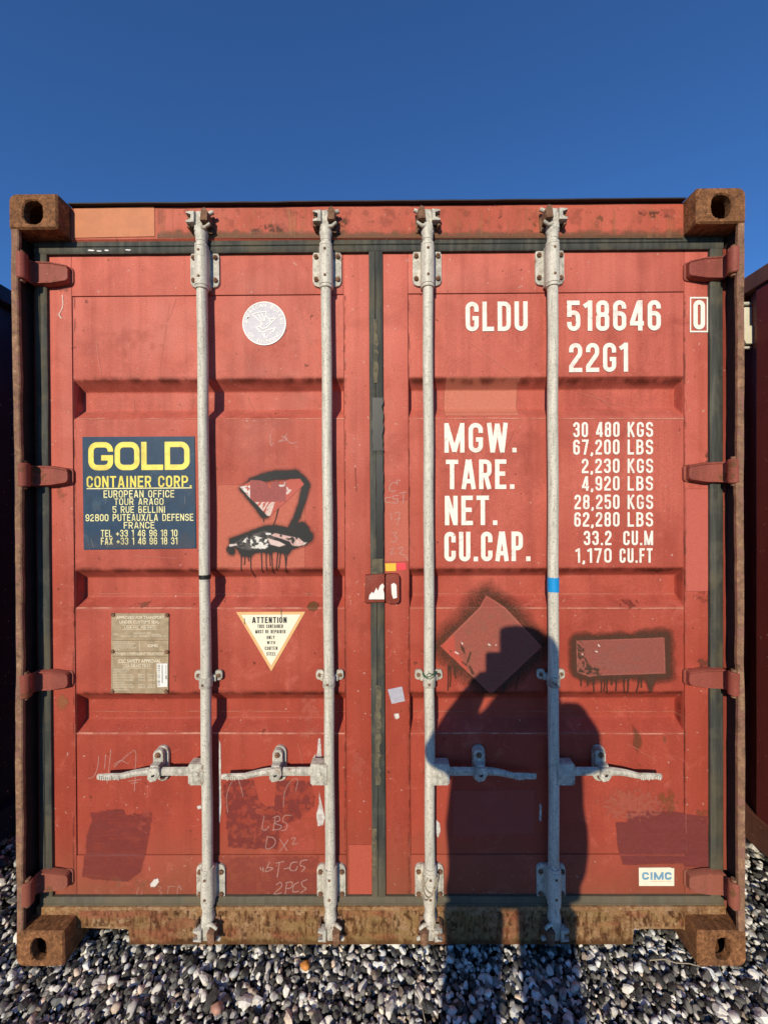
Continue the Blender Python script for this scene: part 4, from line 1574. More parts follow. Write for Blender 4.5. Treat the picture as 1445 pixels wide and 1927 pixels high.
# navy company label
S = sticker('company_label', 'square navy label with yellow company lettering on the left door')
d = YP - 0.003
sheet('label_film', [(155, 822), (366, 821), (369, 1032), (157.5, 1034.5)], d, 0.002, 'navy_label', S)
d -= 0.0008
stencil('GOLD', 166, 357, 832, 884, 0.19, 0.065, wr=1.0, depth=d, off=0.0, name='lettering', mat='yellow', parent=S, plane=d)
stencil('CONTAINER CORP.', 163, 361, 896, 916.5, 0.15, 0.16, 0.66, depth=d, plane=d, off=0.0, mat='yellow', parent=S)
for (t, x0, x1, y0, y1) in (('EUROPEAN OFFICE', 195, 328, 922, 936), ('TOUR ARAGO', 215, 308, 937, 950), ('5 RUE BELLINI', 212, 311, 952, 965),
                            ('92800 PUTEAUX/LA DEFENSE', 161, 364, 967, 980), ('FRANCE', 233, 291, 981.5, 994.5), ('TEL +33 1 46 96 18 10', 190, 334, 996.5, 1009.5), ('FAX +33 1 46 96 18 31', 190, 334, 1011, 1024.5)):
    stencil(t, x0, x1, y0 + 0.8, y1, 0.13, 0.17, 0.66, depth=d, plane=d, off=0.0, mat='pale_yellow', parent=S)
sheet('rule', [(163, 918.5), (361, 917), (361, 919), (163, 920.5)], d, 0.0003, 'pale_yellow', S)

# approval plate
S = sticker('approval_plate', 'weathered bronze approval plate riveted to the left door')
d = YP - 0.004
sheet('plate', [(210, 1154.5), (316, 1154.5), (317.5, 1158), (316.5, 1304), (314, 1305.5), (211, 1304.5), (209, 1302), (209.5, 1157)], d, 0.0035, 'plate', S)
d -= 0.0005
for (t, x0, x1, y0, y1, b) in (('APPROVED FOR TRANSPORT', 219, 309, 1159.5, 1165, .012), ('UNDER CUSTOMS SEAL', 225, 300, 1168, 1173.5, .012), ('USA-HS  AB-54-01', 234, 294, 1178, 1183, 0),
                               ('TYPE', 214, 222, 1193, 1196, 0), ('MANUFACTURER', 252, 284, 1190.5, 1193.5, 0), ('NO. OF IDENT', 252, 282, 1195.5, 1199, 0), ('MODEL', 286, 304, 1193, 1196, 0),
                               ('CIMC', 278, 298, 1213, 1218, .03), ('TIMBER COMPONENT TREATMENT', 218, 308, 1228, 1233, 0), ('CSC SAFETY APPROVAL', 223, 303, 1241, 1247.5, .016), ('USA-AB-HC FB-01', 232, 282, 1251, 1256, 0)):
    typeset(t, x0, x1, y0, y1, d, 'plate_text', S, b)
for y, w in ((1259, 30), (1263.5, 26), (1268.5, 36), (1273.5, 38), (1278.5, 38), (1283, 22), (1287.5, 37), (1292, 39), (1297, 30)):
    typeset(random.choice(['DATE MANUFACTURED', 'IDENTIFICATION', 'MAXIMUM GROSS MASS', 'ALLOW STACKING WT', 'RACKING TEST LOAD']), 213, 213 + w, y, y + 3, d, 'plate_text', S)
    if w > 30:
        typeset('30480 KG', 260, 273, y, y + 3, d, 'plate_text', S)
        typeset('67200 LB', 278, 292, y, y + 3, d, 'plate_text', S)
for (y, w) in ((1209.5, 32), (1213, 40), (1217, 36), (1220.5, 42), (1224, 10)):
    typeset('MANUFACTURED FOR LESSOR', 215, 215 + w, y - 2.2, y, d, 'plate_text', S)
for (x0, y0, x1, y1) in ((211, 1205.2, 316, 1206), (211, 1226.6, 316, 1227.4), (211, 1235, 316, 1235.8), (262, 1207, 262.7, 1226), (230, 1176.5, 296, 1177), (230, 1184.5, 296, 1185), (224, 1197, 248, 1197.5), (286, 1197, 313, 1197.5), (230, 1249.6, 284, 1250.1), (230, 1257.4, 284, 1257.9)):
    sheet('engraved_line', [(x0, y0), (x1, y0), (x1, y1), (x0, y1)], d, 0.0003, 'plate_line' if x1 - x0 > 70 else 'plate_text', S)
bm = bmesh.new()
for (x, y) in ((213, 1157), (314, 1158), (212, 1226), (314, 1227), (211.5, 1301), (312.5, 1301)):
    X, Z = at(x, y, d)
    bm2 = bmesh.new()
    add_hex(bm2, float(X), float(Z), d - 0.004, d + 0.001, 0.0075, random.uniform(0, 1))
    mk('rivet', bm2, 'rust_bolt', S)
bm.free()
sheet('barcode_sticker', [(295, 1249), (315, 1249), (315, 1293), (296, 1293.5)], d - 0.0008, 0.0006, 'sticker_white', S)
r = random.Random(5)
y = 1251.0
V, Fs = [], []
while y < 1291:
    hgt = r.choice((0.7, 1.0, 1.6))
    b0 = len(V)
    for (px, py) in ((297, y), (301.5, y), (301.5, y + hgt), (297, y + hgt)):
        X, Z = at(px, py, d); V.append((float(X), d - 0.0014, float(Z)))
    Fs.append((b0, b0 + 1, b0 + 2, b0 + 3))
    y += hgt + r.choice((0.9, 1.3, 2.0))
for (x0, x1, y0, y1) in ((305, 306.2, 1251, 1286), (312, 314, 1271, 1278), (312.4, 313, 1252, 1269)):
    b0 = len(V)
    for (px, py) in ((x0, y0), (x1, y0), (x1, y1), (x0, y1)):
        X, Z = at(px, py, d); V.append((float(X), d - 0.0014, float(Z)))
    Fs.append((b0, b0 + 1, b0 + 2, b0 + 3))
mk_py('barcode', V, Fs, 'grey_ink', S)

# warning triangle
S = sticker('warning_triangle', 'cream triangular repair notice with an orange border on the left door')
d = YP - 0.002
sheet('triangle_film', [(444.5, 1152), (574.5, 1151.5), (510.5, 1263.5)], d, 0.0015, 'orange_line', S)
sheet('triangle_field', [(454, 1157.2), (565.5, 1156.6), (510.3, 1253)], d - 0.0006, 0.0005, 'cream', S)
d -= 0.0012
stencil('ATTENTION', 474.5, 539.5, 1161.5, 1172.5, 0.19, 0.16, 0.5, depth=d, plane=d, off=0.0, mat='black_ink', parent=S)
for (t, x0, x1, y0, y1) in (('THIS CONTAINER', 484.5, 532.5, 1175.5, 1182), ('MUST BE REPAIRED', 480.5, 537, 1185.5, 1192), ('ONLY', 502, 516.5, 1196.5, 1203), ('WITH', 502.5, 517.5, 1206.5, 1212.5), ('CORTEN', 498.5, 522, 1217, 1223.5), ('STEEL', 501.5, 519, 1227.5, 1234)):
    stencil(t, x0, x1, y0, y1, 0.15, 0.22, 0.5, depth=d, plane=d, off=0.0, mat='black_ink', parent=S)
sheet('scratch', [(527.5, 1146), (529, 1146), (530.5, 1164), (529.5, 1164)], d - 0.0006, 0.0003, 'plate_line', S)
sheet('scratch', [(459.3, 1163), (460.4, 1164), (460.6, 1176), (459.2, 1174)], d - 0.0006, 0.0003, 'plate_line', S)

# round classification seal
S = sticker('round_seal', 'round pale grey shipping seal sticker with an eagle on the left door')
d = YP - 0.0022
xc, zc = at(497.3, 608.3, d)
xc, zc = float(xc), float(zc)
rs = AX(538.5, 608.3, d) - xc


def disc(name, r0, r1, y, mat, n=64, th=0.0006):
    bm = bmesh.new()
    o_ = [(xc + r1 * math.cos(2 * math.pi * k / n), zc + r1 * math.sin(2 * math.pi * k / n)) for k in range(n)]
    if r0 <= 0:
        add_prism(bm, o_, y, y + th)
    else:
        i_ = [(xc + r0 * math.cos(2 * math.pi * k / n), zc + r0 * math.sin(2 * math.pi * k / n)) for k in range(n)]
        vo = [bm.verts.new((a, y, b)) for a, b in o_]; vi = [bm.verts.new((a, y, b)) for a, b in i_]
        for k in range(n):
            bm.faces.new((vo[k], vo[(k + 1) % n], vi[(k + 1) % n], vi[k]))
    return mk(name, bm, mat, S)


disc('seal_film', 0, rs, d, 'seal_grey', th=0.0015)
disc('seal_rim', rs * 0.945, rs * 0.998, d - 0.0006, 'sticker_white')


def ring_text(text, rad, size, a_mid, span, inward=False):
    V, Fs = [], []
    n = len(text)
    for i, ch in enumerate(text):
        if ch == ' ':
            continue
        v, f = glyph_mesh(ch, 0.02)
        v = v - np.array([(v[:, 0].min() + v[:, 0].max()) / 2, 0.36])
        v = v * size
        t = (i - (n - 1) / 2) / max(1, n - 1) * span
        a = a_mid + (t if inward else -t)
        rot = a - math.pi / 2 if not inward else a + math.pi / 2
        ca, sa = math.cos(rot), math.sin(rot)
        X = xc + rad * math.cos(a) + v[:, 0] * ca - v[:, 1] * sa
        Z = zc + rad * math.sin(a) + v[:, 0] * sa + v[:, 1] * ca
        b0 = len(V)
        V += list(zip(X, np.full(len(X), d - 0.0008), Z))
        Fs += [tuple(b0 + q for q in ff) for ff in f]
    mk_py('seal_lettering', V, Fs, 'sticker_white', S)


ring_text('AMERICAN BUREAU', rs * 0.82, rs * 0.23, math.radians(88), math.radians(172))
ring_text('OF SHIPPING', rs * 0.82, rs * 0.23, math.radians(-90), math.radians(104), True)
# eagle drawn in pale lines
V, Fs = [], []
egl = [[(-.56, .42), (-.30, .50), (.10, .54), (.06, .30), (-.02, .10)], [(-.56, .42), (-.36, .26), (-.16, .08), (-.10, -.06)], [(-.28, .44), (-.06, .10)], [(-.12, .46), (.04, .12)],
       [(.08, .34), (.22, .20), (.40, .22), (.56, .24), (.40, .10), (.22, -.08)], [(.22, .20), (.30, .08), (.12, -.04)], [(-.10, -.06), (-.34, -.18), (-.22, -.36), (.00, -.40), (.16, -.30), (.40, -.24), (.44, -.36), (.30, -.40)],
       [(.22, -.08), (.10, -.20), (-.06, -.24), (-.20, -.14)], [(.40, -.24), (.52, -.20), (.48, -.32)], [(-.10, -.44), (.02, -.62), (.16, -.66)], [(0.02, -.44), (.02, -.60)]]
for ln in egl:
    v, f = ribbon([(xc + a * rs, zc + b * rs) for a, b in ln], rs * 0.045)
    b0 = len(V)
    V += [(q.x, d - 0.0009 - 0.00006 * len(Fs) / 20, q.y) for q in v]
    Fs += [tuple(b0 + i for i in ff) for ff in f]
mk_py('seal_emblem', V, Fs, 'sticker_white', S)

# maker's sticker
S = sticker('maker_sticker', 'small cream sticker with faded blue letters at the right door bottom')
d = YD - 0.0022
sheet('sticker_film', [(1202, 1634), (1262, 1633.5), (1264.5, 1635), (1268.5, 1634.5), (1268.5, 1668), (1202.5, 1668)], d, 0.0015, 'cream', S)
stencil('CIMC', 1208, 1263.5, 1642, 1656, 0.26, 0.16, 0.95, depth=d - 0.0006, plane=d, off=0.0, mat='blue_ink', parent=S)
typeset('www.cimc.com', 1224, 1263, 1658, 1660.6, d - 0.0006, 'orange_line', S)

# two-colour tag above the lock box, scraps and small stickers
S = sticker('two_colour_tag', 'small yellow and red tag above the lock box')
d = YD - 0.0016
sheet('tag_half', [(724.5, 1060.5), (745, 1060), (745, 1074.5), (725.5, 1075)], d, 0.001, 'tag_yellow', S)
sheet('tag_half', [(745.4, 1059.5), (763.5, 1059), (764, 1072.5), (745.6, 1073.5)], d, 0.001, 'tag_red', S)
S = sticker('square_sticker', 'small scuffed white square sticker on the right door stile')
sheet('sticker_film', [(729.5, 1298), (756.5, 1292.5), (762, 1319.5), (737, 1325)], YD - 0.0016, 0.001, M['seal_grey'], S)

# ================================================================== PAINT PATCHES, SPRAY, CHALK, WEAR
LR_ = lit


def patch(poly, color, door_, name='paint_patch', jitter=0.5, soft_=0.7, op=0.9, off=0.0006, label=None, step=1.5, worn=0.0, seed=0, js=6, streak=0.0):
    xs = [p[0] for p in poly]; ys = [p[1] for p in poly]
    c = Canvas(min(xs) - 4, min(ys) - 4, max(xs) + 4, max(ys) + 4, step)
    sd = c.poly_sd(poly)
    c.fill(color, sd, soft_, jitter, js, seed, op)
    if worn:
        c.a = c.a * (1 - worn * np.clip((c.n(9, seed + 3) - 0.47) * 7, 0, 1))
    if streak:
        c.a = c.a * np.clip(1 - streak * np.clip((fbm(c.x / 30, c.y / 2.4, seed + 9) - 0.40) * 3.5, 0, 1), 0, 1)
    return c.build(name, door_, off, label)


# rectangles of fresher or older paint
patch([(408, 912), (573, 912), (573, 1069), (408, 1069)], lit(220, 122, 102), DL, op=0.75)
patch([(656, 1590), (700, 1590), (700, 1690), (656, 1690)], lit(212, 104, 86), DL, op=0.75)
patch([(724, 941), (769, 941), (769, 1057), (724, 1057)], lit(216, 118, 100), DR, op=0.8)
patch([(1290, 920), (1337, 920), (1336, 1113), (1290, 1113)], lit(216, 112, 100), DR, op=0.85)
patch([(840, 709), (981, 708), (979, 781), (838, 781)], lit(226, 138, 116), DR, op=0.8)
patch([(535, 1543), (592, 1542), (593, 1603), (533, 1604)], lit(204, 96, 82), DL, op=0.6, worn=0.7, seed=3)
patch([(852, 1490), (1008, 1488), (1008, 1572), (852, 1574)], lit(202, 100, 90), DR, op=0.55)
# dark brushed-on squares
MV = lit(138, 62, 60)
patch([(168, 1532), (205, 1526), (232, 1525), (236, 1536), (285, 1531), (284, 1550), (277, 1590), (266, 1640), (240, 1660), (172, 1655), (155, 1650), (163, 1572), (172, 1545)], MV, DL, op=0.72, jitter=2.0, js=7, label='dark brushed paint patch low on the left door', worn=0.25, seed=8, streak=0.35)
patch([(420, 1476), (446, 1468), (476, 1470), (487, 1508), (500, 1520), (515, 1518), (520, 1470), (584, 1472), (592, 1500), (590, 1520), (560, 1545), (536, 1552), (520, 1600), (430, 1598), (424, 1540)], MV, DL, op=0.62, jitter=3.0, js=8, worn=0.75, seed=14, label='worn dark paint patch between the left door bars')
patch([(412, 1612), (600, 1612), (600, 1688), (412, 1688)], lit(158, 74, 68), DL, op=0.42, jitter=4.0, worn=0.5, seed=21)
patch([(1160, 1550), (1182, 1550), (1182, 1530), (1262, 1529), (1290, 1533), (1331, 1537), (1334, 1632), (1288, 1632), (1286, 1625), (1172, 1628), (1164, 1600)], lit(134, 64, 64), DR, op=0.86, jitter=1.2, label='dark mauve brushed patch at the right door corner', streak=0.25, worn=0.15)


def zq(ox, oy, k):
    return lambda pts: [(ox + p[0] / k, oy + p[1] / k) + tuple(v / k for v in p[2:]) for p in pts]


BLACK = (0.020, 0.020, 0.020)
# --- black sprayed marks with peeled sticker remains, left door
q = zq(420, 860, 7.225)
c = Canvas(424, 872, 600, 1098, 0.9)


def drips(c, q, lst, colr, r0=9, r1=6, seed=1):
    for k, (x0, y0, x1, y1) in enumerate(lst):
        mid = ((x0 + x1) / 2 + 6 * math.sin(k * 2.1), (y0 + y1) / 2)
        p = q([(x0, y0 - 30, r0), (mid[0], mid[1], r1), (x1, y1, r1 * 1.1)])
        c.fill(colr, c.path_d(p), 0.6)


d1 = c.path_d(q([(300, 385, 12), (380, 330, 36), (520, 285, 46), (700, 245, 52), (880, 240, 52), (980, 230, 48), (1080, 310, 42), (1125, 380, 44), (1095, 500, 42), (1060, 650, 34), (1005, 800, 34), (950, 930, 40), (930, 980, 50)]))
d2 = np.minimum(c.path_d(q([(1060, 965, 72), (1090, 1000, 74)])), c.path_d(q([(1040, 1020, 60), (1135, 1085, 76)])))
d3 = c.poly_sd(q([(90, 1120), (200, 1080), (380, 1010), (560, 945), (700, 935), (860, 965), (1000, 1040), (1150, 1120), (1130, 1180), (1000, 1225), (930, 1250), (870, 1320), (790, 1300), (690, 1280), (640, 1310), (520, 1290), (430, 1300), (370, 1350), (250, 1340), (190, 1250), (90, 1200)]))
d4 = c.path_d(q([(95, 1260, 42), (110, 1285, 40)]))
d5 = c.path_d(q([(250, 430, 22), (330, 520, 26), (480, 690, 36), (545, 780, 40), (580, 790, 30)]))
dd = np.minimum(np.minimum(np.minimum(d1, d2), np.minimum(d3, d4)), d5)
nz = (c.n(5, 4) - 0.5) * 3.0
c.over((0.035, 0.026, 0.022), 0.6 * np.clip(1 - (dd + nz) / 9.0, 0, 1) ** 2)
c.over(BLACK, np.clip(0.75 - (dd + nz * 0.5) / 3.2, 0, 1))
drips(c, q, [(245, 1340, 240, 1550), (290, 1340, 285, 1465), (345, 1350, 345, 1415), (370, 1330, 378, 1662), (515, 1310, 522, 1580), (585, 1310, 590, 1552), (630, 1310, 640, 1480), (655, 1320, 668, 1600), (745, 1310, 725, 1532), (780, 1310, 755, 1510), (830, 1330, 850, 1480), (865, 1340, 850, 1590), (550, 820, 548, 880), (750, 720, 680, 930)], BLACK)
# eroded white and pink film in the lens-shaped blot
gr = c.poly_sd(q([(150, 1170), (300, 1080), (560, 1005), (640, 1030), (700, 1100), (560, 1260), (300, 1265), (180, 1225)]))
c.over((0.13, 0.115, 0.11), 0.6 * np.clip(0.5 - gr / 3, 0, 1) * np.clip((c.n(4, 31) - 0.42) * 9, 0, 1))
wh = c.poly_sd(q([(230, 1195), (300, 1110), (430, 1075), (560, 1110), (640, 1130), (660, 1180), (560, 1250), (430, 1245), (300, 1215)]))
c.over((0.66, 0.63, 0.57), np.clip(0.6 - wh / 2, 0, 1) * np.clip((c.n(5.5, 12, 3) - 0.47) * 22, 0, 1))
pk = c.poly_sd(q([(650, 1070), (700, 1035), (830, 1065), (1030, 1105), (1120, 1185), (1020, 1215), (940, 1205), (900, 1150), (790, 1110)]))
c.over((0.56, 0.36, 0.32), np.clip(0.5 - pk / 1.6, 0, 1) * np.clip(0.25 + (c.n(6, 41) - 0.35) * 8, 0, 1))
pk = c.poly_sd(q([(600, 1105), (760, 1150), (845, 1195), (760, 1222), (640, 1190)]))
c.over((0.62, 0.47, 0.42), np.clip(0.5 - pk / 1.4, 0, 1))
c.over((0.60, 0.50, 0.47), np.clip(0.5 - c.poly_sd(q([(75, 1190), (180, 1180), (185, 1200), (85, 1222)])) / 1.4, 0, 1))
c.over((0.64, 0.60, 0.54), np.clip(0.6 - c.poly_sd(q([(1000, 1150), (1130, 1165), (1085, 1200), (1010, 1200)])) / 2, 0, 1) * np.clip((c.n(3.5, 13) - 0.45) * 15, 0, 1))
c.over((0.66, 0.63, 0.58), np.clip(0.6 - c.path_d(q([(590, 1045, 14), (640, 1048, 10)])) / 1.2, 0, 1))
# torn triangle above
tri = q([(222, 404), (362, 330), (365, 312), (500, 318), (575, 345), (600, 390), (638, 445), (655, 345), (735, 322), (765, 375), (815, 388), (845, 320), (900, 300), (1045, 296), (1095, 370), (850, 610), (640, 800), (600, 800), (425, 612), (365, 560)])
sd = c.poly_sd(tri)
mask = np.clip(0.5 - (sd + (c.n(3, 6) - .5) * 1.2) / 1.2, 0, 1)
c.over(lit(196, 96, 84), mask)
c.over(lit(164, 86, 84), np.minimum(mask, np.clip(0.5 - c.poly_sd(q([(363, 312), (852, 330), (852, 606), (368, 606)])) / 1.0, 0, 1)))
lf = c.poly_sd(q([(215, 404), (362, 385), (362, 570)]))
c.over((0.62, 0.60, 0.55), np.minimum(mask, np.clip(0.5 - lf, 0, 1)) * np.clip((c.n(3.4, 8) - 0.40) * 14, 0, 1))
lf = c.poly_sd(q([(425, 612), (700, 612), (640, 800), (600, 800)]))
c.over((0.60, 0.46, 0.40), np.minimum(mask, np.clip(0.5 - lf, 0, 1)) * np.clip((fbm((c.x + c.y * .6) / 3.0, (c.y - c.x * .5) / 14.0, 9) - 0.42) * 14, 0, 1))
lf = c.poly_sd(q([(755, 380), (830, 380), (835, 340), (820, 395), (770, 400)]))
c.over((0.62, 0.60, 0.54), np.clip(0.7 - lf / 2, 0, 1))
lf = c.poly_sd(q([(855, 400), (925, 450), (880, 500), (855, 510)]))
c.over((0.60, 0.50, 0.44), np.clip(0.5 - lf / 1.5, 0, 1) * np.clip((c.n(4, 18) - 0.35) * 10, 0, 1))
c.build('spray_mark', DL, 0.0014, 'black sprayed outline with drips around a torn triangle sticker')

# --- overpainted diamond with brown overspray, right door
q = zq(800, 1100, 5.558)
OL = lit(82, 56, 40)
c = Canvas(816, 1080, 1056, 1322, 1.1)
dia = q([(670, 142), (790, 210), (845, 250), (1225, 655), (690, 1152), (160, 650)])
sd = c.poly_sd(dia)
wv = (c.n(26, 3) - 0.5) * 12
ext = 32 - 10 * np.clip((c.y - 1240) / 60, 0, 1) + wv * 1.5
spray = np.clip(1.25 - np.maximum(sd, 0) / np.maximum(ext, 4) * 1.25, 0, 1)
spray *= np.clip(0.72 + (c.n(1.6, 5, 2) - 0.5) * 1.1, 0, 1) * np.clip(1.3 - c.n(18, 9) * 0.75, 0, 1)
c.over(OL, spray * np.clip(0.2 + np.hypot(c.x - 1050, c.y - 1115) / 95, 0, 1))
drips(c, q, [(245, 890, 240, 1112), (262, 890, 262, 1072), (310, 900, 322, 985), (700, 1150, 705, 1200), (830, 1040, 815, 1120), (1000, 920, 950, 1100)], lit(70, 46, 34), 8, 5)
ins = np.clip(0.5 - (sd + (c.n(5, 6) - .5) * 0.8) / 1.0, 0, 1)
c.over(lit(172, 92, 80), ins * 0.88)
c.over(lit(150, 92, 78), ins * 0.6 * np.clip((fbm(c.x / 14, c.y / 14, 44) - 0.45) * 4, 0, 1))
c.over(lit(190, 84, 70), ins * np.clip(1 - np.abs(c.x * 0.72 + c.y * 0.70 - (829 * .72 + 1217 * .70) - 14) / 10, 0, 1) * 0.0)
edge = np.clip(1 - np.abs(sd + 1.6) / 1.1, 0, 1) * ins
c.over(lit(206, 120, 104), edge * 0.75)
lower = c.poly_sd(q([(160, 650), (300, 520), (330, 700), (470, 940), (440, 930)]))
c.over(lit(194, 86, 72), np.clip(0.5 - (lower + (c.n(6, 3) - .5) * 8) / 2.4, 0, 1) * ins)
for p in ([(375, 635, 3), (390, 670, 18), (420, 735, 5)], [(475, 720, 10), (455, 785, 12), (440, 830, 6)], [(465, 860, 10), (500, 935, 16)], [(265, 700, 6), (270, 706, 6)], [(390, 815, 6), (435, 850, 8)]):
    c.fill(OL, c.path_d(q(p)), 0.8, 0.8, 3, 2)
for p in ([(385, 615, 5), (392, 625, 6)], [(318, 712, 6), (345, 728, 6)], [(665, 630, 6), (682, 640, 5)], [(740, 640, 4), (750, 636, 3)]):
    c.fill((0.68, 0.62, 0.56), c.path_d(q(p)), 0.7)
c.build('overpainted_diamond', DR, 0.0012, 'overpainted diamond with brown overspray on the right door')

# --- overpainted rectangle
q = zq(1060, 1160, 6.02)
c = Canvas(1062, 1168, 1288, 1314, 1.0)
rect = q([(148, 278), (1147, 242), (1160, 650), (400, 675), (300, 690), (160, 640)])
sd = c.poly_sd(rect)
ext = 17 + (c.n(22, 13) - 0.5) * 14 + 6 * np.clip((c.x - 1200) / 50, 0, 1)
spray = np.clip(1.5 - np.maximum(sd, 0) / np.maximum(ext, 4) * 1.5, 0, 1) * np.clip(0.85 + (c.n(1.6, 5, 2) - .5) * 0.9, 0, 1)
c.over(lit(84, 56, 42), spray)
drips(c, q, [(205, 740, 205, 792), (280, 740, 278, 792), (350, 740, 352, 856), (435, 720, 435, 866), (468, 720, 462, 850), (500, 720, 500, 876), (550, 720, 550, 780), (600, 730, 595, 846), (690, 720, 698, 880), (740, 720, 730, 880), (860, 730, 830, 856), (890, 730, 886, 806), (1000, 690, 990, 880)], lit(76, 50, 38), 12, 7)
c.fill(lit(84, 56, 42), c.poly_sd(q([(920, 680), (1060, 680), (1000, 860), (985, 860)])), 3.0, 2.0, 5, 3)
ins = np.clip(0.5 - (sd + (c.n(5, 6) - .5) * 0.8) / 1.0, 0, 1)
c.over(lit(160, 88, 78), ins * 0.9)
c.over(lit(146, 90, 80), ins * 0.6 * np.clip((fbm(c.x / 30, c.y / 8, 45) - 0.45) * 4, 0, 1))
flk = np.clip((c.n(4.5, 23, 3) - 0.50) * 18, 0, 1) * np.clip(0.5 - c.poly_sd(q([(150, 280), (225, 280), (260, 480), (300, 560), (440, 610), (470, 590), (420, 690), (160, 650)])) / 3, 0, 1)
c.over(lit(80, 56, 44), flk)
c.over(lit(196, 120, 104), np.clip(1 - np.abs(sd + 1.2) / 0.9, 0, 1) * ins * 0.5)
for p in ([(398, 325, 5), (412, 342, 6)], [(372, 400, 6), (388, 406, 5)], [(216, 428, 4), (224, 440, 4)]):
    c.fill((0.70, 0.62, 0.55), c.path_d(q(p)), 0.6)
c.build('overpainted_rectangle', DR, 0.0012, 'overpainted rectangle with brown overspray and drips')

CHALK = (0.66, 0.44, 0.38)


def scrawl(lines, door_, r=0.6, op=0.7, colr=CHALK, name='chalk_scrawl', label=None, seed=0):
    xs = [p[0] for l in lines for p in l]; ys = [p[1] for l in lines for p in l]
    c = Canvas(min(xs) - 3, min(ys) - 3, max(xs) + 3, max(ys) + 3, 0.8)
    a = np.zeros(c.x.shape)
    for l in lines:
        # round the corners a little
        pts = [Vector(p) for p in l]
        sm = []
        for i in range(len(pts) - 1):
            p0 = pts[max(i - 1, 0)]; p1 = pts[i]; p2 = pts[i + 1]; p3 = pts[min(i + 2, len(pts) - 1)]
            for k in range(5):
                t = k / 5
                sm.append(0.5 * ((2 * p1) + (p2 - p0) * t + (2 * p0 - 5 * p1 + 4 * p2 - p3) * t * t + (3 * p1 - p0 - 3 * p2 + p3) * t ** 3))
        sm.append(pts[-1])
        dst = c.path_d([(p.x, p.y, r) for p in sm])
        a = np.maximum(a, np.clip(0.6 - dst / 1.0, 0, 1))
    a = a * np.clip(0.35 + c.n(3, seed) * 1.1, 0, 1)
    c.over(colr, a * op * (0.62 if colr is CHALK else 1.0))
    return c.build(name, door_, 0.0017, label)


# scribbles and notes
scrawl([[(509, 817), (508, 826), (510, 838), (514, 834)], [(540, 815), (533, 825), (524, 831), (540, 826), (530, 820)], [(536, 822), (544, 832), (552, 834), (559, 831)]], DL, 0.7, 0.8)
scrawl([[(747, 909), (740, 908), (734, 914), (733, 921), (738, 925), (745, 923)], [(748, 903), (747, 912)], [(735, 936), (726, 937), (725, 944), (734, 946)], [(749, 932), (739, 934), (741, 939), (748, 940), (747, 946), (737, 947)], [(752, 928), (765, 926)], [(759, 928), (759, 946)]], DR, 0.8, 0.8, label='chalked letters beside the centre seal')
scrawl([[(735, 966), (737, 979)], [(741, 966), (752, 965), (747, 988)], [(742, 978), (753, 976)], [(737, 1003), (746, 1002), (742, 1009), (748, 1013), (742, 1020), (736, 1018)], [(734, 1034), (741, 1032), (735, 1042), (744, 1041)], [(750, 1032), (758, 1030), (756, 1038), (752, 1042), (762, 1045), (767, 1053)]], DR, 0.8, 0.65)
scrawl([[(185, 1425), (183, 1445), (176, 1462), (165, 1466)], [(198, 1422), (196, 1448)], [(208, 1412), (205, 1440), (201, 1475)], [(214, 1445), (228, 1432), (242, 1420), (254, 1416), (252, 1455)], [(214, 1440), (226, 1433), (240, 1440)], [(240, 1472), (264, 1469)], [(254, 1455), (252, 1490)], [(246, 1476), (258, 1474)]], DL, 0.6, 0.75)
scrawl([[(497, 1537), (493, 1560), (500, 1563), (506, 1556)], [(518, 1538), (514, 1564)], [(514, 1540), (524, 1537), (526, 1545), (516, 1550), (530, 1556), (524, 1562), (513, 1563)], [(548, 1536), (536, 1536), (532, 1546), (540, 1552), (538, 1562), (529, 1564)]], DL, 0.7, 0.75)
scrawl([[(503, 1577), (500, 1598), (512, 1596), (518, 1586), (514, 1578), (503, 1576)], [(526, 1580), (540, 1602)], [(542, 1582), (526, 1604)], [(548, 1580), (556, 1578), (550, 1590), (560, 1588)]], DL, 0.7, 0.75)
scrawl([[(490, 1632), (492, 1638)], [(495, 1632), (496, 1640)], [(508, 1622), (500, 1640), (514, 1634), (504, 1632)], [(520, 1624), (534, 1621)], [(526, 1624), (522, 1650)], [(535, 1635), (545, 1633)], [(560, 1622), (549, 1624), (546, 1636), (556, 1638), (560, 1630)], [(578, 1618), (568, 1620), (565, 1628), (574, 1632), (568, 1640)]], DL, 0.75, 0.85, label='chalked code low on the left door')
scrawl([[(520, 1665), (528, 1660), (530, 1668), (516, 1682), (530, 1680)], [(540, 1660), (537, 1682)], [(538, 1661), (550, 1660), (548, 1670), (538, 1672)], [(562, 1660), (553, 1666), (552, 1678), (562, 1677)], [(578, 1655), (568, 1660), (570, 1668), (576, 1672), (566, 1680)]], DL, 0.75, 0.8)
scrawl([[(428, 1530), (426, 1500), (436, 1472), (446, 1466), (452, 1480), (457, 1500)]], DL, 0.7, 0.6)
scrawl([[(533, 1520), (536, 1490), (548, 1470), (560, 1468), (556, 1490)]], DL, 0.7, 0.6)
scrawl([[(262, 1670), (258, 1682), (266, 1684), (268, 1676)], [(298, 1668), (304, 1670), (300, 1676), (306, 1680), (300, 1684)], [(318, 1668), (316, 1682)], [(316, 1668), (330, 1668)], [(334, 1682), (336, 1668), (342, 1674), (338, 1666)]], DL, 0.7, 0.5)
scrawl([[(968, 812), (955, 838), (936, 872), (905, 935), (880, 985)]], DR, 0.5, 0.8, lit(196, 110, 96), 'scratch')
scrawl([[(118, 556), (119, 572), (117, 582), (112, 592), (116, 599)]], DL, 0.9, 0.95, (0.72, 0.56, 0.48), 'paint_run')
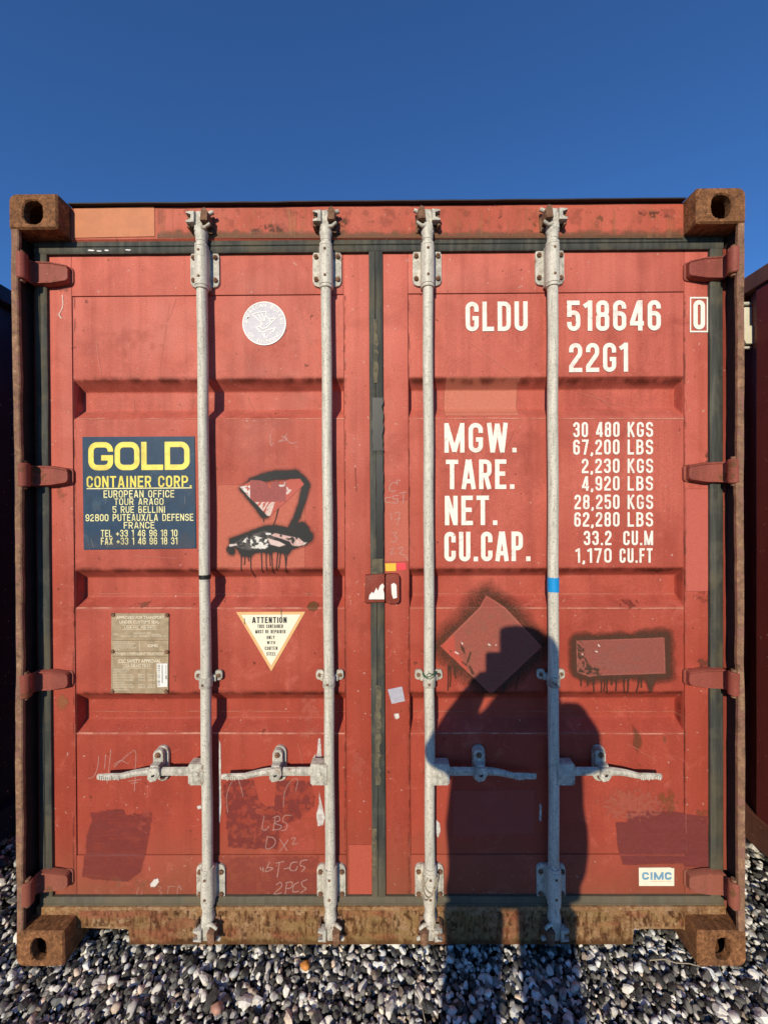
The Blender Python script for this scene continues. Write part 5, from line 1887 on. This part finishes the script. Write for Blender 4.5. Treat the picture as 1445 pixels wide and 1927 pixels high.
# faint loops and water marks higher up
scrawl([[(318, 570), (312, 610), (306, 650), (300, 690), (302, 710)], [(330, 560), (322, 585), (316, 600)]], DL, 1.2, 0.30, lit(216, 130, 112), 'water_mark')
scrawl([[(236, 745), (238, 770)], [(352, 742), (348, 765), (353, 772)], [(440, 745), (452, 760), (445, 775), (470, 770), (460, 748)], [(590, 745), (602, 765)]], DL, 1.2, 0.35, lit(216, 130, 112), 'water_mark')


def blotch(x0, y0, x1, y1, colr, door_, thr=0.55, s=7, op=0.85, name='rust_spot', seed=0, label=None, sharp=14, step=1.2, stretch=1.0):
    c = Canvas(x0, y0, x1, y1, step)
    u = (c.x - (x0 + x1) / 2) / ((x1 - x0) / 2); v = (c.y - (y0 + y1) / 2) / ((y1 - y0) / 2)
    fall = np.clip(1.0 - (u * u + v * v), 0, 1)
    n = fbm(c.x / s, c.y / (s * stretch), seed)
    c.over(colr, op * np.clip((n * 0.6 + fall * 0.5 - thr) * sharp, 0, 1))
    return c.build(name, door_, 0.0011, label)


# paint worn pale along the groove shoulders, grime caught under their upper edges
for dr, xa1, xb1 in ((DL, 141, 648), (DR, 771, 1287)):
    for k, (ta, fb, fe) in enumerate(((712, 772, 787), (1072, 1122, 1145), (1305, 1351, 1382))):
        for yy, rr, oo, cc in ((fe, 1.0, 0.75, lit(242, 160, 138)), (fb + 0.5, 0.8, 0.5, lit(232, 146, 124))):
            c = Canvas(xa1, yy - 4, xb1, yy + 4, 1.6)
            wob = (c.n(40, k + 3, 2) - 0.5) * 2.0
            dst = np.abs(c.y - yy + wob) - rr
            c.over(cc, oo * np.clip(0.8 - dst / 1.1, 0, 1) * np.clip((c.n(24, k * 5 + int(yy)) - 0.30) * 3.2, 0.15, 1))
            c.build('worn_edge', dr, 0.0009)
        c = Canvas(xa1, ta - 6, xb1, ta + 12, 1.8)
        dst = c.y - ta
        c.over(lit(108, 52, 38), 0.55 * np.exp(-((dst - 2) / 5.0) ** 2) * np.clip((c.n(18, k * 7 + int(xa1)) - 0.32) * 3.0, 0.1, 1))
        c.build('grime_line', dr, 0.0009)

RUST = lit(128, 84, 52)
blotch(572, 1134, 602, 1152, lit(120, 80, 50), DL, 0.52, 6, seed=4)
blotch(1186, 1362, 1212, 1430, lit(126, 76, 52), DR, 0.64, 5, 0.6, seed=5, stretch=5, sharp=6)
blotch(1242, 1372, 1260, 1410, lit(150, 96, 76), DR, 0.66, 4, 0.6, seed=6, stretch=4, sharp=6)
blotch(1226, 1478, 1290, 1550, lit(150, 92, 60), DR, 0.64, 5, 0.6, seed=7, stretch=1.2, sharp=6)
blotch(1090, 1470, 1290, 1560, lit(196, 108, 92), DR, 0.60, 5, 0.55, 'scuffed_paint', 9, sharp=9)
blotch(850, 1730 - 60, 1000, 1694, lit(205, 130, 110), DR, 0.72, 5, 0.5, 'scuffed_paint', 10, sharp=9)
blotch(1300, 1520, 1340, 1540, lit(150, 90, 60), DR, 0.66, 6, 0.5, seed=11)
blotch(1288, 1100, 1350, 1150, lit(140, 70, 56), DR, 0.75, 5, 0.4, seed=12)
blotch(1320, 838, 1352, 880, lit(120, 70, 56), DR, 0.62, 6, 0.7, seed=31)
blotch(1300, 1236, 1350, 1262, lit(120, 70, 56), DR, 0.62, 6, 0.7, seed=32)
blotch(100, 1300, 140, 1345, lit(170, 112, 74), DL, 0.62, 7, 0.6, seed=33, sharp=6)
blotch(96, 905, 138, 955, lit(168, 100, 76), DL, 0.66, 7, 0.5, seed=34, sharp=6)
blotch(104, 524, 134, 556, lit(160, 92, 84), DL, 0.55, 7, 0.5, seed=35, sharp=6)
blotch(1190, 1068, 1290, 1082, lit(110, 56, 46), DR, 0.70, 5, 0.5, seed=13)
blotch(1130, 1120, 1250, 1160, lit(140, 66, 54), DR, 0.78, 6, 0.6, 'scuffed_paint', seed=15)
blotch(220, 1128, 300, 1150, lit(140, 90, 70), DL, 0.70, 6, 0.6, seed=16)
blotch(100, 1640, 400, 1696, lit(158, 112, 82), DL, 0.72, 14, 0.45, 'dust_stain', seed=17, sharp=5)
blotch(650, 1380, 700, 1520, lit(206, 104, 88), DL, 0.66, 7, 0.5, 'scuffed_paint', 18, sharp=9)
blotch(540, 1280, 620, 1420, lit(210, 112, 96), DL, 0.66, 7, 0.5, 'scuffed_paint', 19, sharp=9)
blotch(800, 1500, 836, 1600, lit(205, 106, 90), DR, 0.66, 7, 0.5, 'scuffed_paint', 20, sharp=9)
blotch(726, 1480, 770, 1640, lit(200, 96, 84), DR, 0.70, 7, 0.5, 'scuffed_paint', 24, sharp=9)
blotch(200, 1480, 370, 1600, lit(200, 96, 84), DL, 0.76, 8, 0.4, 'scuffed_paint', 25, sharp=9)
blotch(440, 560, 640, 700, lit(208, 110, 96), DL, 0.72, 16, 0.35, 'scuffed_paint', 26, sharp=5, step=2)
blotch(150, 560, 360, 705, lit(208, 110, 96), DL, 0.72, 18, 0.35, 'scuffed_paint', 27, sharp=5, step=2)
blotch(662, 880, 672, 920, lit(110, 48, 40), DL, 0.80, 4, 0.8, 'scratch', 28, sharp=12, stretch=4)

# bare zinc-white scars beside the bars and scraps of paper
for pts, dr in (([(599, 1392), (602, 1391), (604, 1412), (605, 1432), (594, 1432), (597, 1415)], DL), ([(600, 1490), (604, 1510), (611, 1540), (608, 1554), (598, 1556), (595, 1535), (600, 1515)], DL),
                ([(411.5, 1395), (414, 1400), (415, 1470), (416, 1520), (413, 1550), (411, 1545), (411.5, 1460)], DL), ([(821, 1545), (828, 1552), (829, 1566), (824, 1580), (821, 1570)], DR), ([(1016, 1512), (1020, 1520), (1019, 1548), (1015, 1545)], DR),
                ([(589, 1428), (593, 1420), (593, 1430)], DL), ([(370, 1520), (378, 1516), (378, 1523), (372, 1525)], DL)):
    patch(pts, (0.62, 0.60, 0.57), dr, 'bare_scar', 0.8, 0.7, 0.95, 0.0012, step=0.9, worn=0.3)
patch([(283, 1664), (290, 1655), (298, 1653), (300, 1660), (292, 1669), (284, 1669)], (0.66, 0.60, 0.55), DL, 'torn_paper', 1.0, 0.7, 0.95, 0.0014, step=0.9, label='torn scrap of white paper low on the left door')
patch([(741, 1344), (750, 1342), (752, 1350), (746, 1354), (742, 1352)], (0.68, 0.60, 0.56), DR, 'torn_paper', 1.5, 0.7, 0.95, 0.0014, step=0.9, worn=0.4)

# ---- weather on header, sill and seals
c = Canvas(296, 392, 1286, 446, 1.8)
stk = fbm(c.x / 5.0, c.y / 60.0, 61)
c.over(lit(206, 130, 92), 0.55 * np.clip((stk - 0.56) * 9, 0, 1) * np.clip((c.n(60, 3, 2) - 0.35) * 3, 0, 1))
c.over(lit(120, 92, 66), 0.65 * np.clip((c.y - 432 + (c.n(12, 8) - 0.5) * 16) / 9, 0, 1))
c.over(lit(150, 84, 66), 0.25 * np.clip((c.n(16, 17) - 0.58) * 8, 0, 1))
c.build('rust_streaks', hd, 0.0016, None, YH)
for k, (x0, y0, x1, y1) in enumerate(((1186, 396, 1270, 410), (470, 420, 540, 442), (612, 400, 660, 440))):
    c = Canvas(x0, y0, x1, y1, 1.2)
    c.over(lit(96, 62, 44), 0.7 * np.clip((c.n(8, 70 + k) - 0.55) * 9, 0, 1) * np.clip(1.2 - (2 * (c.x - (x0 + x1) / 2) / (x1 - x0)) ** 2 - (2 * (c.y - (y0 + y1) / 2) / (y1 - y0)) ** 2, 0, 1))
    c.build('scrape', hd, 0.0020, None, YH)
c = Canvas(150, 1714, 1286, 1776, 1.8)
inb = ((c.x > 246) & (c.x < 1188)) | (c.y < 1744)
c.over(lit(180, 106, 80), 0.5 * inb * np.clip((fbm(c.x / 60, c.y / 20, 81) - 0.50) * 5, 0, 1))
c.over(lit(178, 150, 96), 0.35 * inb * np.clip((fbm(c.x / 45, c.y / 30, 86) - 0.52) * 5, 0, 1))
c.over(lit(110, 66, 34), 0.6 * inb * np.clip((fbm(c.x / 3.0, c.y / 24, 87) - 0.60) * 9, 0, 1))
c.over(lit(84, 50, 26), 0.65 * inb * np.clip((fbm(c.x / 6, c.y / 10, 83) - 0.58) * 9, 0, 1))
c.over(lit(96, 58, 30), 0.6 * inb * np.clip((c.y - 1766 + (c.n(9, 84) - .5) * 16) / 8, 0, 1))
c.build('rust_scale', sill, 0.0016, None, YS)
# torn and worn stretches of the centre seal
def ragged(x0, x1, y0, y1, mat_, name, seed, amp=2.0, th=0.0025):
    r_ = random.Random(seed)
    n_ = max(6, int((y1 - y0) / 9))
    left = [(x0 + r_.uniform(-amp, amp) * 0.5, y0 + (y1 - y0) * i / n_) for i in range(n_ + 1)]
    right = [(x1 + r_.uniform(-amp, amp), y1 - (y1 - y0) * i / n_) for i in range(n_ + 1)]
    return sheet(name, left + right, YG - 0.0018, th, mat_, G)
ragged(701, 720, 748, 848, 'tape_black', 'torn_rubber', 3, 2.5)
ragged(708, 720.5, 856, 1050, 'tape_black', 'torn_rubber', 4, 1.2)
ragged(706, 716, 1290, 1478, 'worn_rubber', 'worn_strip', 5, 3.0)
ragged(700, 708, 1560, 1650, 'worn_rubber', 'worn_strip', 6, 2.0)
ragged(703, 711, 600, 720, 'worn_rubber', 'worn_strip', 7, 1.5)
ragged(699, 720, 1052, 1080, 'worn_rubber', 'worn_strip', 8, 1.5)
for (x0, y0, x1, y1) in ((165, 469, 178, 472), (181, 470.5, 192, 473), (196, 469, 205, 472), (235, 468.5, 247, 471)):
    sheet('paper_remnant', [(x0, y0 + 1), (x0 + 3, y0), (x1 - 2, y0 + 0.6), (x1, y1 - 1), (x1 - 4, y1), (x0 + 2, y1 - 0.6)], YG - 0.0012, 0.0008, 'sticker_white', G)
c = Canvas(159, 825, 365, 1030, 1.4)
c.over((0.10, 0.115, 0.12), 0.14 * np.clip((c.n(14, 51) - 0.50) * 4, 0, 1))
c.over((0.20, 0.14, 0.10), 0.16 * np.clip((c.y - 1000 + (c.n(12, 53) - 0.5) * 40) / 30, 0, 1))
for k in range(9):
    r_ = random.Random(300 + k)
    x_, y_ = r_.uniform(165, 355), r_.uniform(832, 1020)
    a_ = r_.uniform(-0.5, 0.5) + math.pi / 2
    l_ = r_.uniform(4, 26)
    c.fill((0.42, 0.40, 0.36), c.path_d([(x_, y_, 0.3), (x_ + l_ * math.cos(a_), y_ + l_ * math.sin(a_), 0.2)]), 0.7, op=0.5)
c.build('label_wear', bpy.data.objects['company_label'], 0.0, None, YP - 0.0052)
# long fine scratches
for k, (x0, y0, x1, y1, dr, cc) in enumerate(((668, 880, 670, 925, DL, lit(96, 44, 36)), (250, 905 + 140, 330, 1052, DL, lit(222, 140, 122)), (455, 640, 470, 700, DL, lit(226, 146, 128)), (560, 575, 600, 690, DL, lit(228, 150, 132)),
        (880, 640, 960, 700, DR, lit(224, 142, 124)), (1100, 730, 1190, 760, DR, lit(220, 136, 118)), (1120, 728, 1170, 765, DR, lit(220, 136, 118)), (1180, 1400, 1235, 1432, DR, lit(214, 124, 104)), (560, 1400, 575, 1460, DL, lit(214, 130, 110)), (180, 640, 190, 705, DL, lit(230, 150, 134)))):
    r_ = random.Random(500 + k)
    pts_ = [(x0 + (x1 - x0) * t + r_.uniform(-1.5, 1.5), y0 + (y1 - y0) * t + r_.uniform(-1.5, 1.5)) for t in (0, 0.3, 0.6, 1.0)]
    scrawl([pts_], dr, 0.5, 0.7, cc, 'scratch', None, k)
# chips and scratches through the stencilled letters
for k, (x0, y0, x1, y1) in enumerate(((832, 792, 1002, 1060), (1074, 790, 1234, 1062), (870, 560, 1000, 626), (1062, 560, 1250, 702))):
    c = Canvas(x0, y0, x1, y1, 1.1)
    c.over(lit(190, 88, 70), 0.8 * np.clip((c.n(2.6, 90 + k, 3) - 0.83) * 24, 0, 1) + 0.10 * np.clip((c.n(9, 95 + k) - 0.58) * 6, 0, 1))
    c.build('paint_chips', DR, 0.0032)
# broken paint and rust along the welded panel edges
for dr, xs_ in ((DL, (139, 649)), (DR, (769.5, 1288.5))):
    for k, xx in enumerate(xs_):
        c = Canvas(xx - 5, 556, xx + 5, 1690, 1.3)
        wob = (fbm(c.y / 30, c.x * 0 + k, 9 + k, 2) - 0.5) * 2.4
        c.over(lit(104, 52, 38), 0.8 * np.clip(0.9 - np.abs(c.x - xx + wob) / 1.5, 0, 1) * np.clip((c.n(14, int(xx)) - 0.42) * 5, 0, 1))
        c.over(lit(226, 140, 120), 0.6 * np.clip(0.9 - np.abs(c.x - xx - 2.4 + wob) / 1.1, 0, 1) * np.clip((c.n(17, int(xx) + 5) - 0.50) * 6, 0, 1))
        c.build('seam_wear', dr, 0.0010)
bpy.data.objects.remove(_tmpo)
bpy.data.curves.remove(_tmp)

# ================================================================== NEIGHBOURING CONTAINERS
def neighbour(name, label, x_wall, out, mat, rail, cast_mat):
    """a second box alongside: x_wall is its side facing the gap, out the way that side faces"""
    R_ = thing(name, label, 'container', (0, 0, 0), 'containers on either side')
    ox = x_wall - out * W            # centre of this box
    for sx in (-1, 1):
        for top in (True, False):
            casting(sx, top, R_, cast_mat, ox)
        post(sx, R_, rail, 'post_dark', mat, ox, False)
        a, b = ox + sx * (W - 0.06), ox + sx * W
        mk('top_side_rail', box(min(a, b), max(a, b), 0.178, LEN - 0.178, H - 0.085, H - 0.012, bevel=0.004), rail, R_)
        mk('bottom_side_rail', box(min(a, b), max(a, b), 0.178, LEN - 0.178, 0.02, 0.155, bevel=0.004), rail, R_)
        corrugated('side_wall', R_, mat, ox + sx * (W - 0.012), sx, 0.155, LEN - 0.15, 0.15, H - 0.06, ph=0.065)
        for z0 in (0.0, H - 0.118):
            bm = box(ox - W if sx < 0 else ox + W - 0.163, ox - W + 0.163 if sx < 0 else ox + W, LEN - 0.178, LEN, z0, z0 + 0.118, bevel=0.012)
            mk('corner_casting', bm, cast_mat, R_)
    mk('roof', box(ox - W + 0.05, ox + W - 0.05, 0.15, LEN - 0.05, H - 0.03, H - 0.024), rail, R_)
    mk('front_wall', box(ox - W + 0.05, ox + W - 0.05, LEN - 0.07, LEN - 0.05, 0.1, H - 0.05), mat, R_)
    mk('door_header', box(ox - W + 0.165, ox + W - 0.165, YH, 0.16, zh0, zh1, bevel=0.004), rail, R_)
    mk('door_sill', box(ox - W + 0.165, ox + W - 0.165, YS, 0.16, zs0, zs1, bevel=0.004), rail, R_)
    for key in 'LR':
        D_ = part('door', R_)
        x0, x1, p0, p1 = DOORS[key]
        grid_panel('pressed_panel', p0, p1, Z_PB, Z_PT, D_, mat, 0.02, ox)
        for nm, (u0, u1, w0, w1) in (('stile', (x0, p0, Z_DB, Z_DT)), ('stile', (p1, x1, Z_DB, Z_DT)), ('rail', (p0 + .0004, p1 - .0004, Z_PT, Z_DT)), ('rail', (p0 + .0004, p1 - .0004, Z_DB, Z_PB))):
            plank(nm, u0 + ox, u1 + ox, w0, w1, D_, mat)
    return R_


XR_, XL_ = 1.665, -1.735
NR = neighbour('shipping_container', 'dark maroon container on the right, seen past the right corner post', XR_, -1, 'maroon', 'maroon_rail', 'maroon_rail')
NL = neighbour('shipping_container', 'deep navy container on the left, in shadow past the left corner post', XL_, 1, 'navy', 'navy', 'navy')
# cream ventilator box on the right neighbour's wall
Vn = part('ventilator', NR, 'cream plastic ventilator on the maroon container wall')
yv = 1.665 * F / (1410 - CX) + CAM[1]
def vz(py): return CAM[2] - (py - 960) / F * (yv - CAM[1])
xw = XR_ + 0.006
bm = bmesh.new()
add_box(bm, xw - 0.004, xw + 0.04, yv + 0.012, yv + 0.05, vz(624), vz(580), bevel=0.006)
mk('vent_body', bm, 'vent_cream', Vn, angle=40)
bm = bmesh.new()
z1, z0 = vz(619), vz(652)
for v in ((xw - 0.070, yv - 0.02, z0 + 0.03),):
    pass
vs = [bm.verts.new(p) for p in ((xw - 0.012, yv - 0.004, z1), (xw - 0.012, yv + 0.06, z1), (xw - 0.040, yv - 0.004, z1 - 0.016), (xw - 0.040, yv + 0.06, z1 - 0.016), (xw - 0.010, yv - 0.004, z0), (xw - 0.010, yv + 0.06, z0), (xw + 0.03, yv - 0.004, z0), (xw + 0.03, yv + 0.06, z0), (xw + 0.03, yv - 0.004, z1), (xw + 0.03, yv + 0.06, z1))]
for f in ((0, 1, 3, 2), (2, 3, 5, 4), (4, 5, 7, 6), (0, 2, 4, 6, 8), (1, 9, 7, 5, 3), (0, 8, 9, 1)):
    bm.faces.new([vs[i] for i in f])
mk('vent_hood', bm, 'vent_cream', Vn)
for py in (573, 656):
    bm = bmesh.new()
    add_tube(bm, [(xw - 0.012, yv + 0.02, vz(py)), (xw + 0.03, yv + 0.02, vz(py))], 0.008, 10)
    mk('vent_bolt', bm, 'galv', Vn, angle=40)

# dry straw lying on the gravel
def straw(pts, r, label):
    bm = bmesh.new()
    P = []
    for (px, py, z) in pts:
        d_ = RM[0] * ((px - CX) / F) + RM[1] * ((py - CY) / F) + RM[2]
        t = (z - CAM[2]) / d_[2]
        P.append(CAM + d_ * t)
    add_tube(bm, P, r, 6)
    o = mk('dry_straw', bm, 'twine', None, True)
    o['label'] = label
    o['category'] = 'straw'


straw([(1222, 1808, .014), (1250, 1806, .018), (1272, 1813, .020), (1296, 1814, .018), (1318, 1820, .012)], 0.0016, 'thin pale straw lying on the gravel by the right bottom corner')
straw([(780, 1860, .012), (790, 1880, .016), (796, 1905, .014), (800, 1925, .012)], 0.0014, 'thin pale straw lying on the gravel left of the shadow')

# ================================================================== THE PHOTOGRAPHER, behind the camera: casts the shadow on the right door
def from_shadow(px, py, dist):
    """a point at distance dist in front of the door whose shadow falls at this place on the door"""
    X, Z = at(px, py, YD)
    return np.array([float(X) - SUN_AZ * dist, YD - dist, float(Z) + SUN_EL * dist])


def add_loft(bm, rings, seg=20):
    """closed body of elliptic rings (cx, cy, cz, rx, ry)"""
    R_ = [[bm.verts.new((cx + rx * math.cos(2 * math.pi * k / seg), cy + ry * math.sin(2 * math.pi * k / seg), cz)) for k in range(seg)] for cx, cy, cz, rx, ry in rings]
    for a, b in zip(R_, R_[1:]):
        for k in range(seg):
            bm.faces.new((a[k], a[(k + 1) % seg], b[(k + 1) % seg], b[k]))
    bm.faces.new(R_[0][::-1]); bm.faces.new(R_[-1])


def fuse(name, bm, mat, parent, voxel=0.012, smooth_it=6):
    """one continuous skin over the overlapping volumes"""
    bmesh.ops.recalc_face_normals(bm, faces=bm.faces)
    me = bpy.data.meshes.new(name + '_raw')
    bm.to_mesh(me); bm.free()
    ob = bpy.data.objects.new(name + '_raw', me)
    col.objects.link(ob)
    rm_ = ob.modifiers.new('remesh', 'REMESH')
    rm_.mode = 'VOXEL'
    rm_.voxel_size = voxel
    sm = ob.modifiers.new('smooth', 'SMOOTH')
    sm.iterations = smooth_it
    dg = bpy.context.evaluated_depsgraph_get()
    dg.update()
    me2 = bpy.data.meshes.new_from_object(ob.evaluated_get(dg))
    me2.name = name
    bpy.data.objects.remove(ob)
    me2.materials.clear()
    me2.materials.append(M[mat])
    me2.polygons.foreach_set('use_smooth', [True] * len(me2.polygons))
    return link(bpy.data.objects.new(name, me2), parent)


DB = 1.72                                         # body's distance in front of the door skin
feet = from_shadow(965, 1780, DB)
PP = thing('person', 'photographer in a bulky jacket, known by the shadow on the right door', 'person', (0, 0, 0))


def sil(px, py, dist=DB): return from_shadow(px, py, dist)


def torso_rings(rows, dep):
    out = []
    for (y, xl, xr, ry) in rows:
        a, b = sil(xl, y), sil(xr, y)
        c_ = (a + b) / 2
        out.append((c_[0], c_[1], c_[2], (b[0] - a[0]) / 2, ry))
    return out


# jacket: trunk and bent arms
bm = bmesh.new()
add_loft(bm, torso_rings([(1688, 838, 1092, .10), (1676, 836, 1094, .13), (1664, 842, 1090, .16), (1640, 845, 1101, .165), (1600, 842, 1107, .165), (1560, 839, 1107, .16), (1520, 843, 1099, .155), (1480, 848, 1098, .15), (1430, 850, 1096, .145), (1396, 850, 1090, .13), (1368, 876, 1080, .11), (1352, 902, 1074, .10), (1340, 914, 1068, .09), (1320, 928, 1060, .08), (1300, 950, 1054, .08), (1278, 962, 1048, .07)], 0))
# right-hand side of the picture: shoulder to elbow to wrist
s1 = sil(1072, 1352); e1 = sil(1106, 1432, DB - 0.08); w1 = sil(985, 1330, DB - 0.36)
add_tube(bm, [s1, (s1 + e1) / 2 + np.array([0.012, 0, 0.01]), e1], [0.070, 0.066, 0.054], 16)
add_tube(bm, [e1, (e1 + w1) / 2, w1], [0.054, 0.048, 0.038], 16)
s2 = sil(880, 1392); e2 = sil(826, 1422, DB - 0.08); w2 = sil(896, 1300, DB - 0.34)
add_tube(bm, [s2, (s2 + e2) / 2 + np.array([-0.006, 0, 0.006]), e2], [0.068, 0.062, 0.052], 16)
add_tube(bm, [e2, (e2 * 0.5 + w2 * 0.5), w2], [0.056, 0.054, 0.036], 16)
fuse('jacket', bm, 'jacket', PP)
# legs and shoes
bm = bmesh.new()
for (xa_, xb_, lx) in ((838, 946, -1), (966, 1091, 1)):
    a, b = sil(xa_, 1705), sil(xb_ if lx < 0 else xb_, 1705)
    rings = []
    top_c = (a + b) / 2
    topz = top_c[2]
    gap = 0.10
    for (t, rw, cxo) in ((1.0, 0.103, 0.0), (0.88, 0.099, 0.0), (0.70, 0.090, 0.0), (0.52, 0.078, 0.004), (0.36, 0.073, 0.006), (0.18, 0.066, 0.008), (0.06, 0.062, 0.008)):
        rings.append((top_c[0] + lx * cxo, top_c[1], topz * t, rw, rw * 1.1))
    add_loft(bm, rings)
    fx, fy = top_c[0] + lx * 0.008, top_c[1]
    add_loft(bm, [(fx, fy + 0.05, 0.0, 0.048, 0.13), (fx, fy + 0.05, 0.03, 0.050, 0.132), (fx, fy + 0.03, 0.065, 0.044, 0.105), (fx, fy, 0.11, 0.045, 0.055)])
a = sil(965, 1690)
add_loft(bm, [(a[0], a[1], a[2] + 0.045, 0.19, 0.07), (a[0], a[1], a[2] + 0.15, 0.21, 0.11)])
fuse('trousers', bm, 'trousers', PP)
# head, neck and hands: one skin surface
bm = bmesh.new()
hc = sil(999, 1256, DB - 0.02)
add_loft(bm, [(hc[0] + dx, hc[1] + dy, hc[2] + dz, rx, ry) for dx, dy, dz, rx, ry in ((0, 0.03, -0.125, 0.022, 0.030), (0, 0.022, -0.105, 0.045, 0.060), (0, 0.014, -0.075, 0.060, 0.080), (0, 0.006, -0.035, 0.069, 0.092), (0, 0, 0.0, 0.074, 0.098), (0, 0, 0.045, 0.075, 0.099), (0, -0.004, 0.085, 0.066, 0.086), (0, -0.006, 0.108, 0.042, 0.055), (0, -0.006, 0.116, 0.015, 0.02))])
nb = sil(1004, 1330)
add_tube(bm, [nb, hc + np.array([0, -0.02, -0.06])], [0.062, 0.056], 16)
add_tube(bm, [hc + np.array([0, 0.085, 0.005]), hc + np.array([0, 0.112, -0.035]), hc + np.array([0, 0.095, -0.042])], [0.010, 0.014, 0.010], 10)   # nose
for s in (-1, 1):
    add_tube(bm, [hc + np.array([s * 0.072, -0.005, 0.02]), hc + np.array([s * 0.084, -0.012, 0.0]), hc + np.array([s * 0.074, -0.005, -0.03])], [0.012, 0.014, 0.010], 10)
    add_tube(bm, [hc + np.array([s * 0.018, 0.094, -0.072]), hc + np.array([0, 0.100, -0.073])], [0.006, 0.007], 8)          # lips
# phone place: the lens is where the camera stands
ph_top = CAM + np.array([0.0, -0.012, 0.012])
PHW, PHH = 0.072, 0.147
px0, px1 = CAM[0] - PHW + 0.016, CAM[0] + 0.016
pz1 = CAM[2] + 0.016
pz0 = pz1 - PHH
py_ = CAM[1] - 0.012


def finger(pts, r0, r1):
    n = len(pts)
    add_tube(bm, pts, [r0 + (r1 - r0) * i / (n - 1) for i in range(n)], 10)


for s, wr in ((-1, w2), (1, w1)):
    xe = px0 if s < 0 else px1
    palm = np.array([xe + s * 0.030, py_ - 0.020, pz0 + 0.030])
    add_tube(bm, [wr, wr * 0.4 + palm * 0.6, palm, palm + np.array([-s * 0.008, 0.008, 0.030])], [0.030, 0.030, 0.034, 0.024], 14, True, [(1, 1), (1.1, .8), (1.2, .7), (1.1, .6)])
    for k in range(4):
        zf = pz0 + 0.008 + 0.019 * k
        ln = (0.030, 0.038, 0.042, 0.036)[k]
        base_ = palm + np.array([0, 0.004, zf - palm[2]])
        finger([base_, np.array([xe + s * 0.014, py_ + 0.010, zf + 0.002]), np.array([xe - s * 0.004, py_ + 0.0135, zf + 0.003]), np.array([xe - s * ln * 0.45, py_ + 0.0125, zf + 0.002])], 0.0095, 0.0075)
    finger([palm + np.array([-s * 0.004, -0.006, 0.012]), np.array([xe + s * 0.012, py_ - 0.020, pz0 + 0.055]), np.array([xe - s * 0.006, py_ - 0.014, pz0 + 0.070]), np.array([xe - s * 0.020, py_ - 0.0125, pz0 + 0.078])], 0.0115, 0.0085)
fuse('body', bm, 'skin', PP, 0.005, 3)
# hair / cap
bm = bmesh.new()
add_loft(bm, [(hc[0], hc[1] - 0.012, hc[2] + dz, rx, ry) for dz, rx, ry in ((-0.060, 0.078, 0.085), (-0.010, 0.088, 0.098), (0.035, 0.090, 0.103), (0.075, 0.086, 0.098), (0.105, 0.070, 0.078), (0.122, 0.040, 0.044), (0.126, 0.012, 0.014))])
add_loft(bm, [(hc[0] - 0.022, hc[1] + 0.046, hc[2] + dz, 0.074, 0.060) for dz in (0.012, 0.112)])
fuse('cap', bm, 'hair', PP, 0.008, 3)
# the phone, held up in both hands
PHN = thing('phone', 'dark phone held up by the photographer, seen only as shadow', 'phone', (0, 0, 0))
bm = bmesh.new()
add_prism(bm, rrect(px0, px1, pz0, pz1, 0.010), py_ + 0.0042, py_ - 0.0042, 0.001)
mk('phone_body', bm, 'phone', PHN, angle=40)
bm = bmesh.new()
add_prism(bm, rrect(CAM[0] - 0.013, CAM[0] + 0.013, CAM[2] - 0.020, CAM[2] + 0.013, 0.006), py_ + 0.0058, py_ + 0.0043, 0.0005)
mk('camera_bump', bm, 'phone', PHN, angle=40)
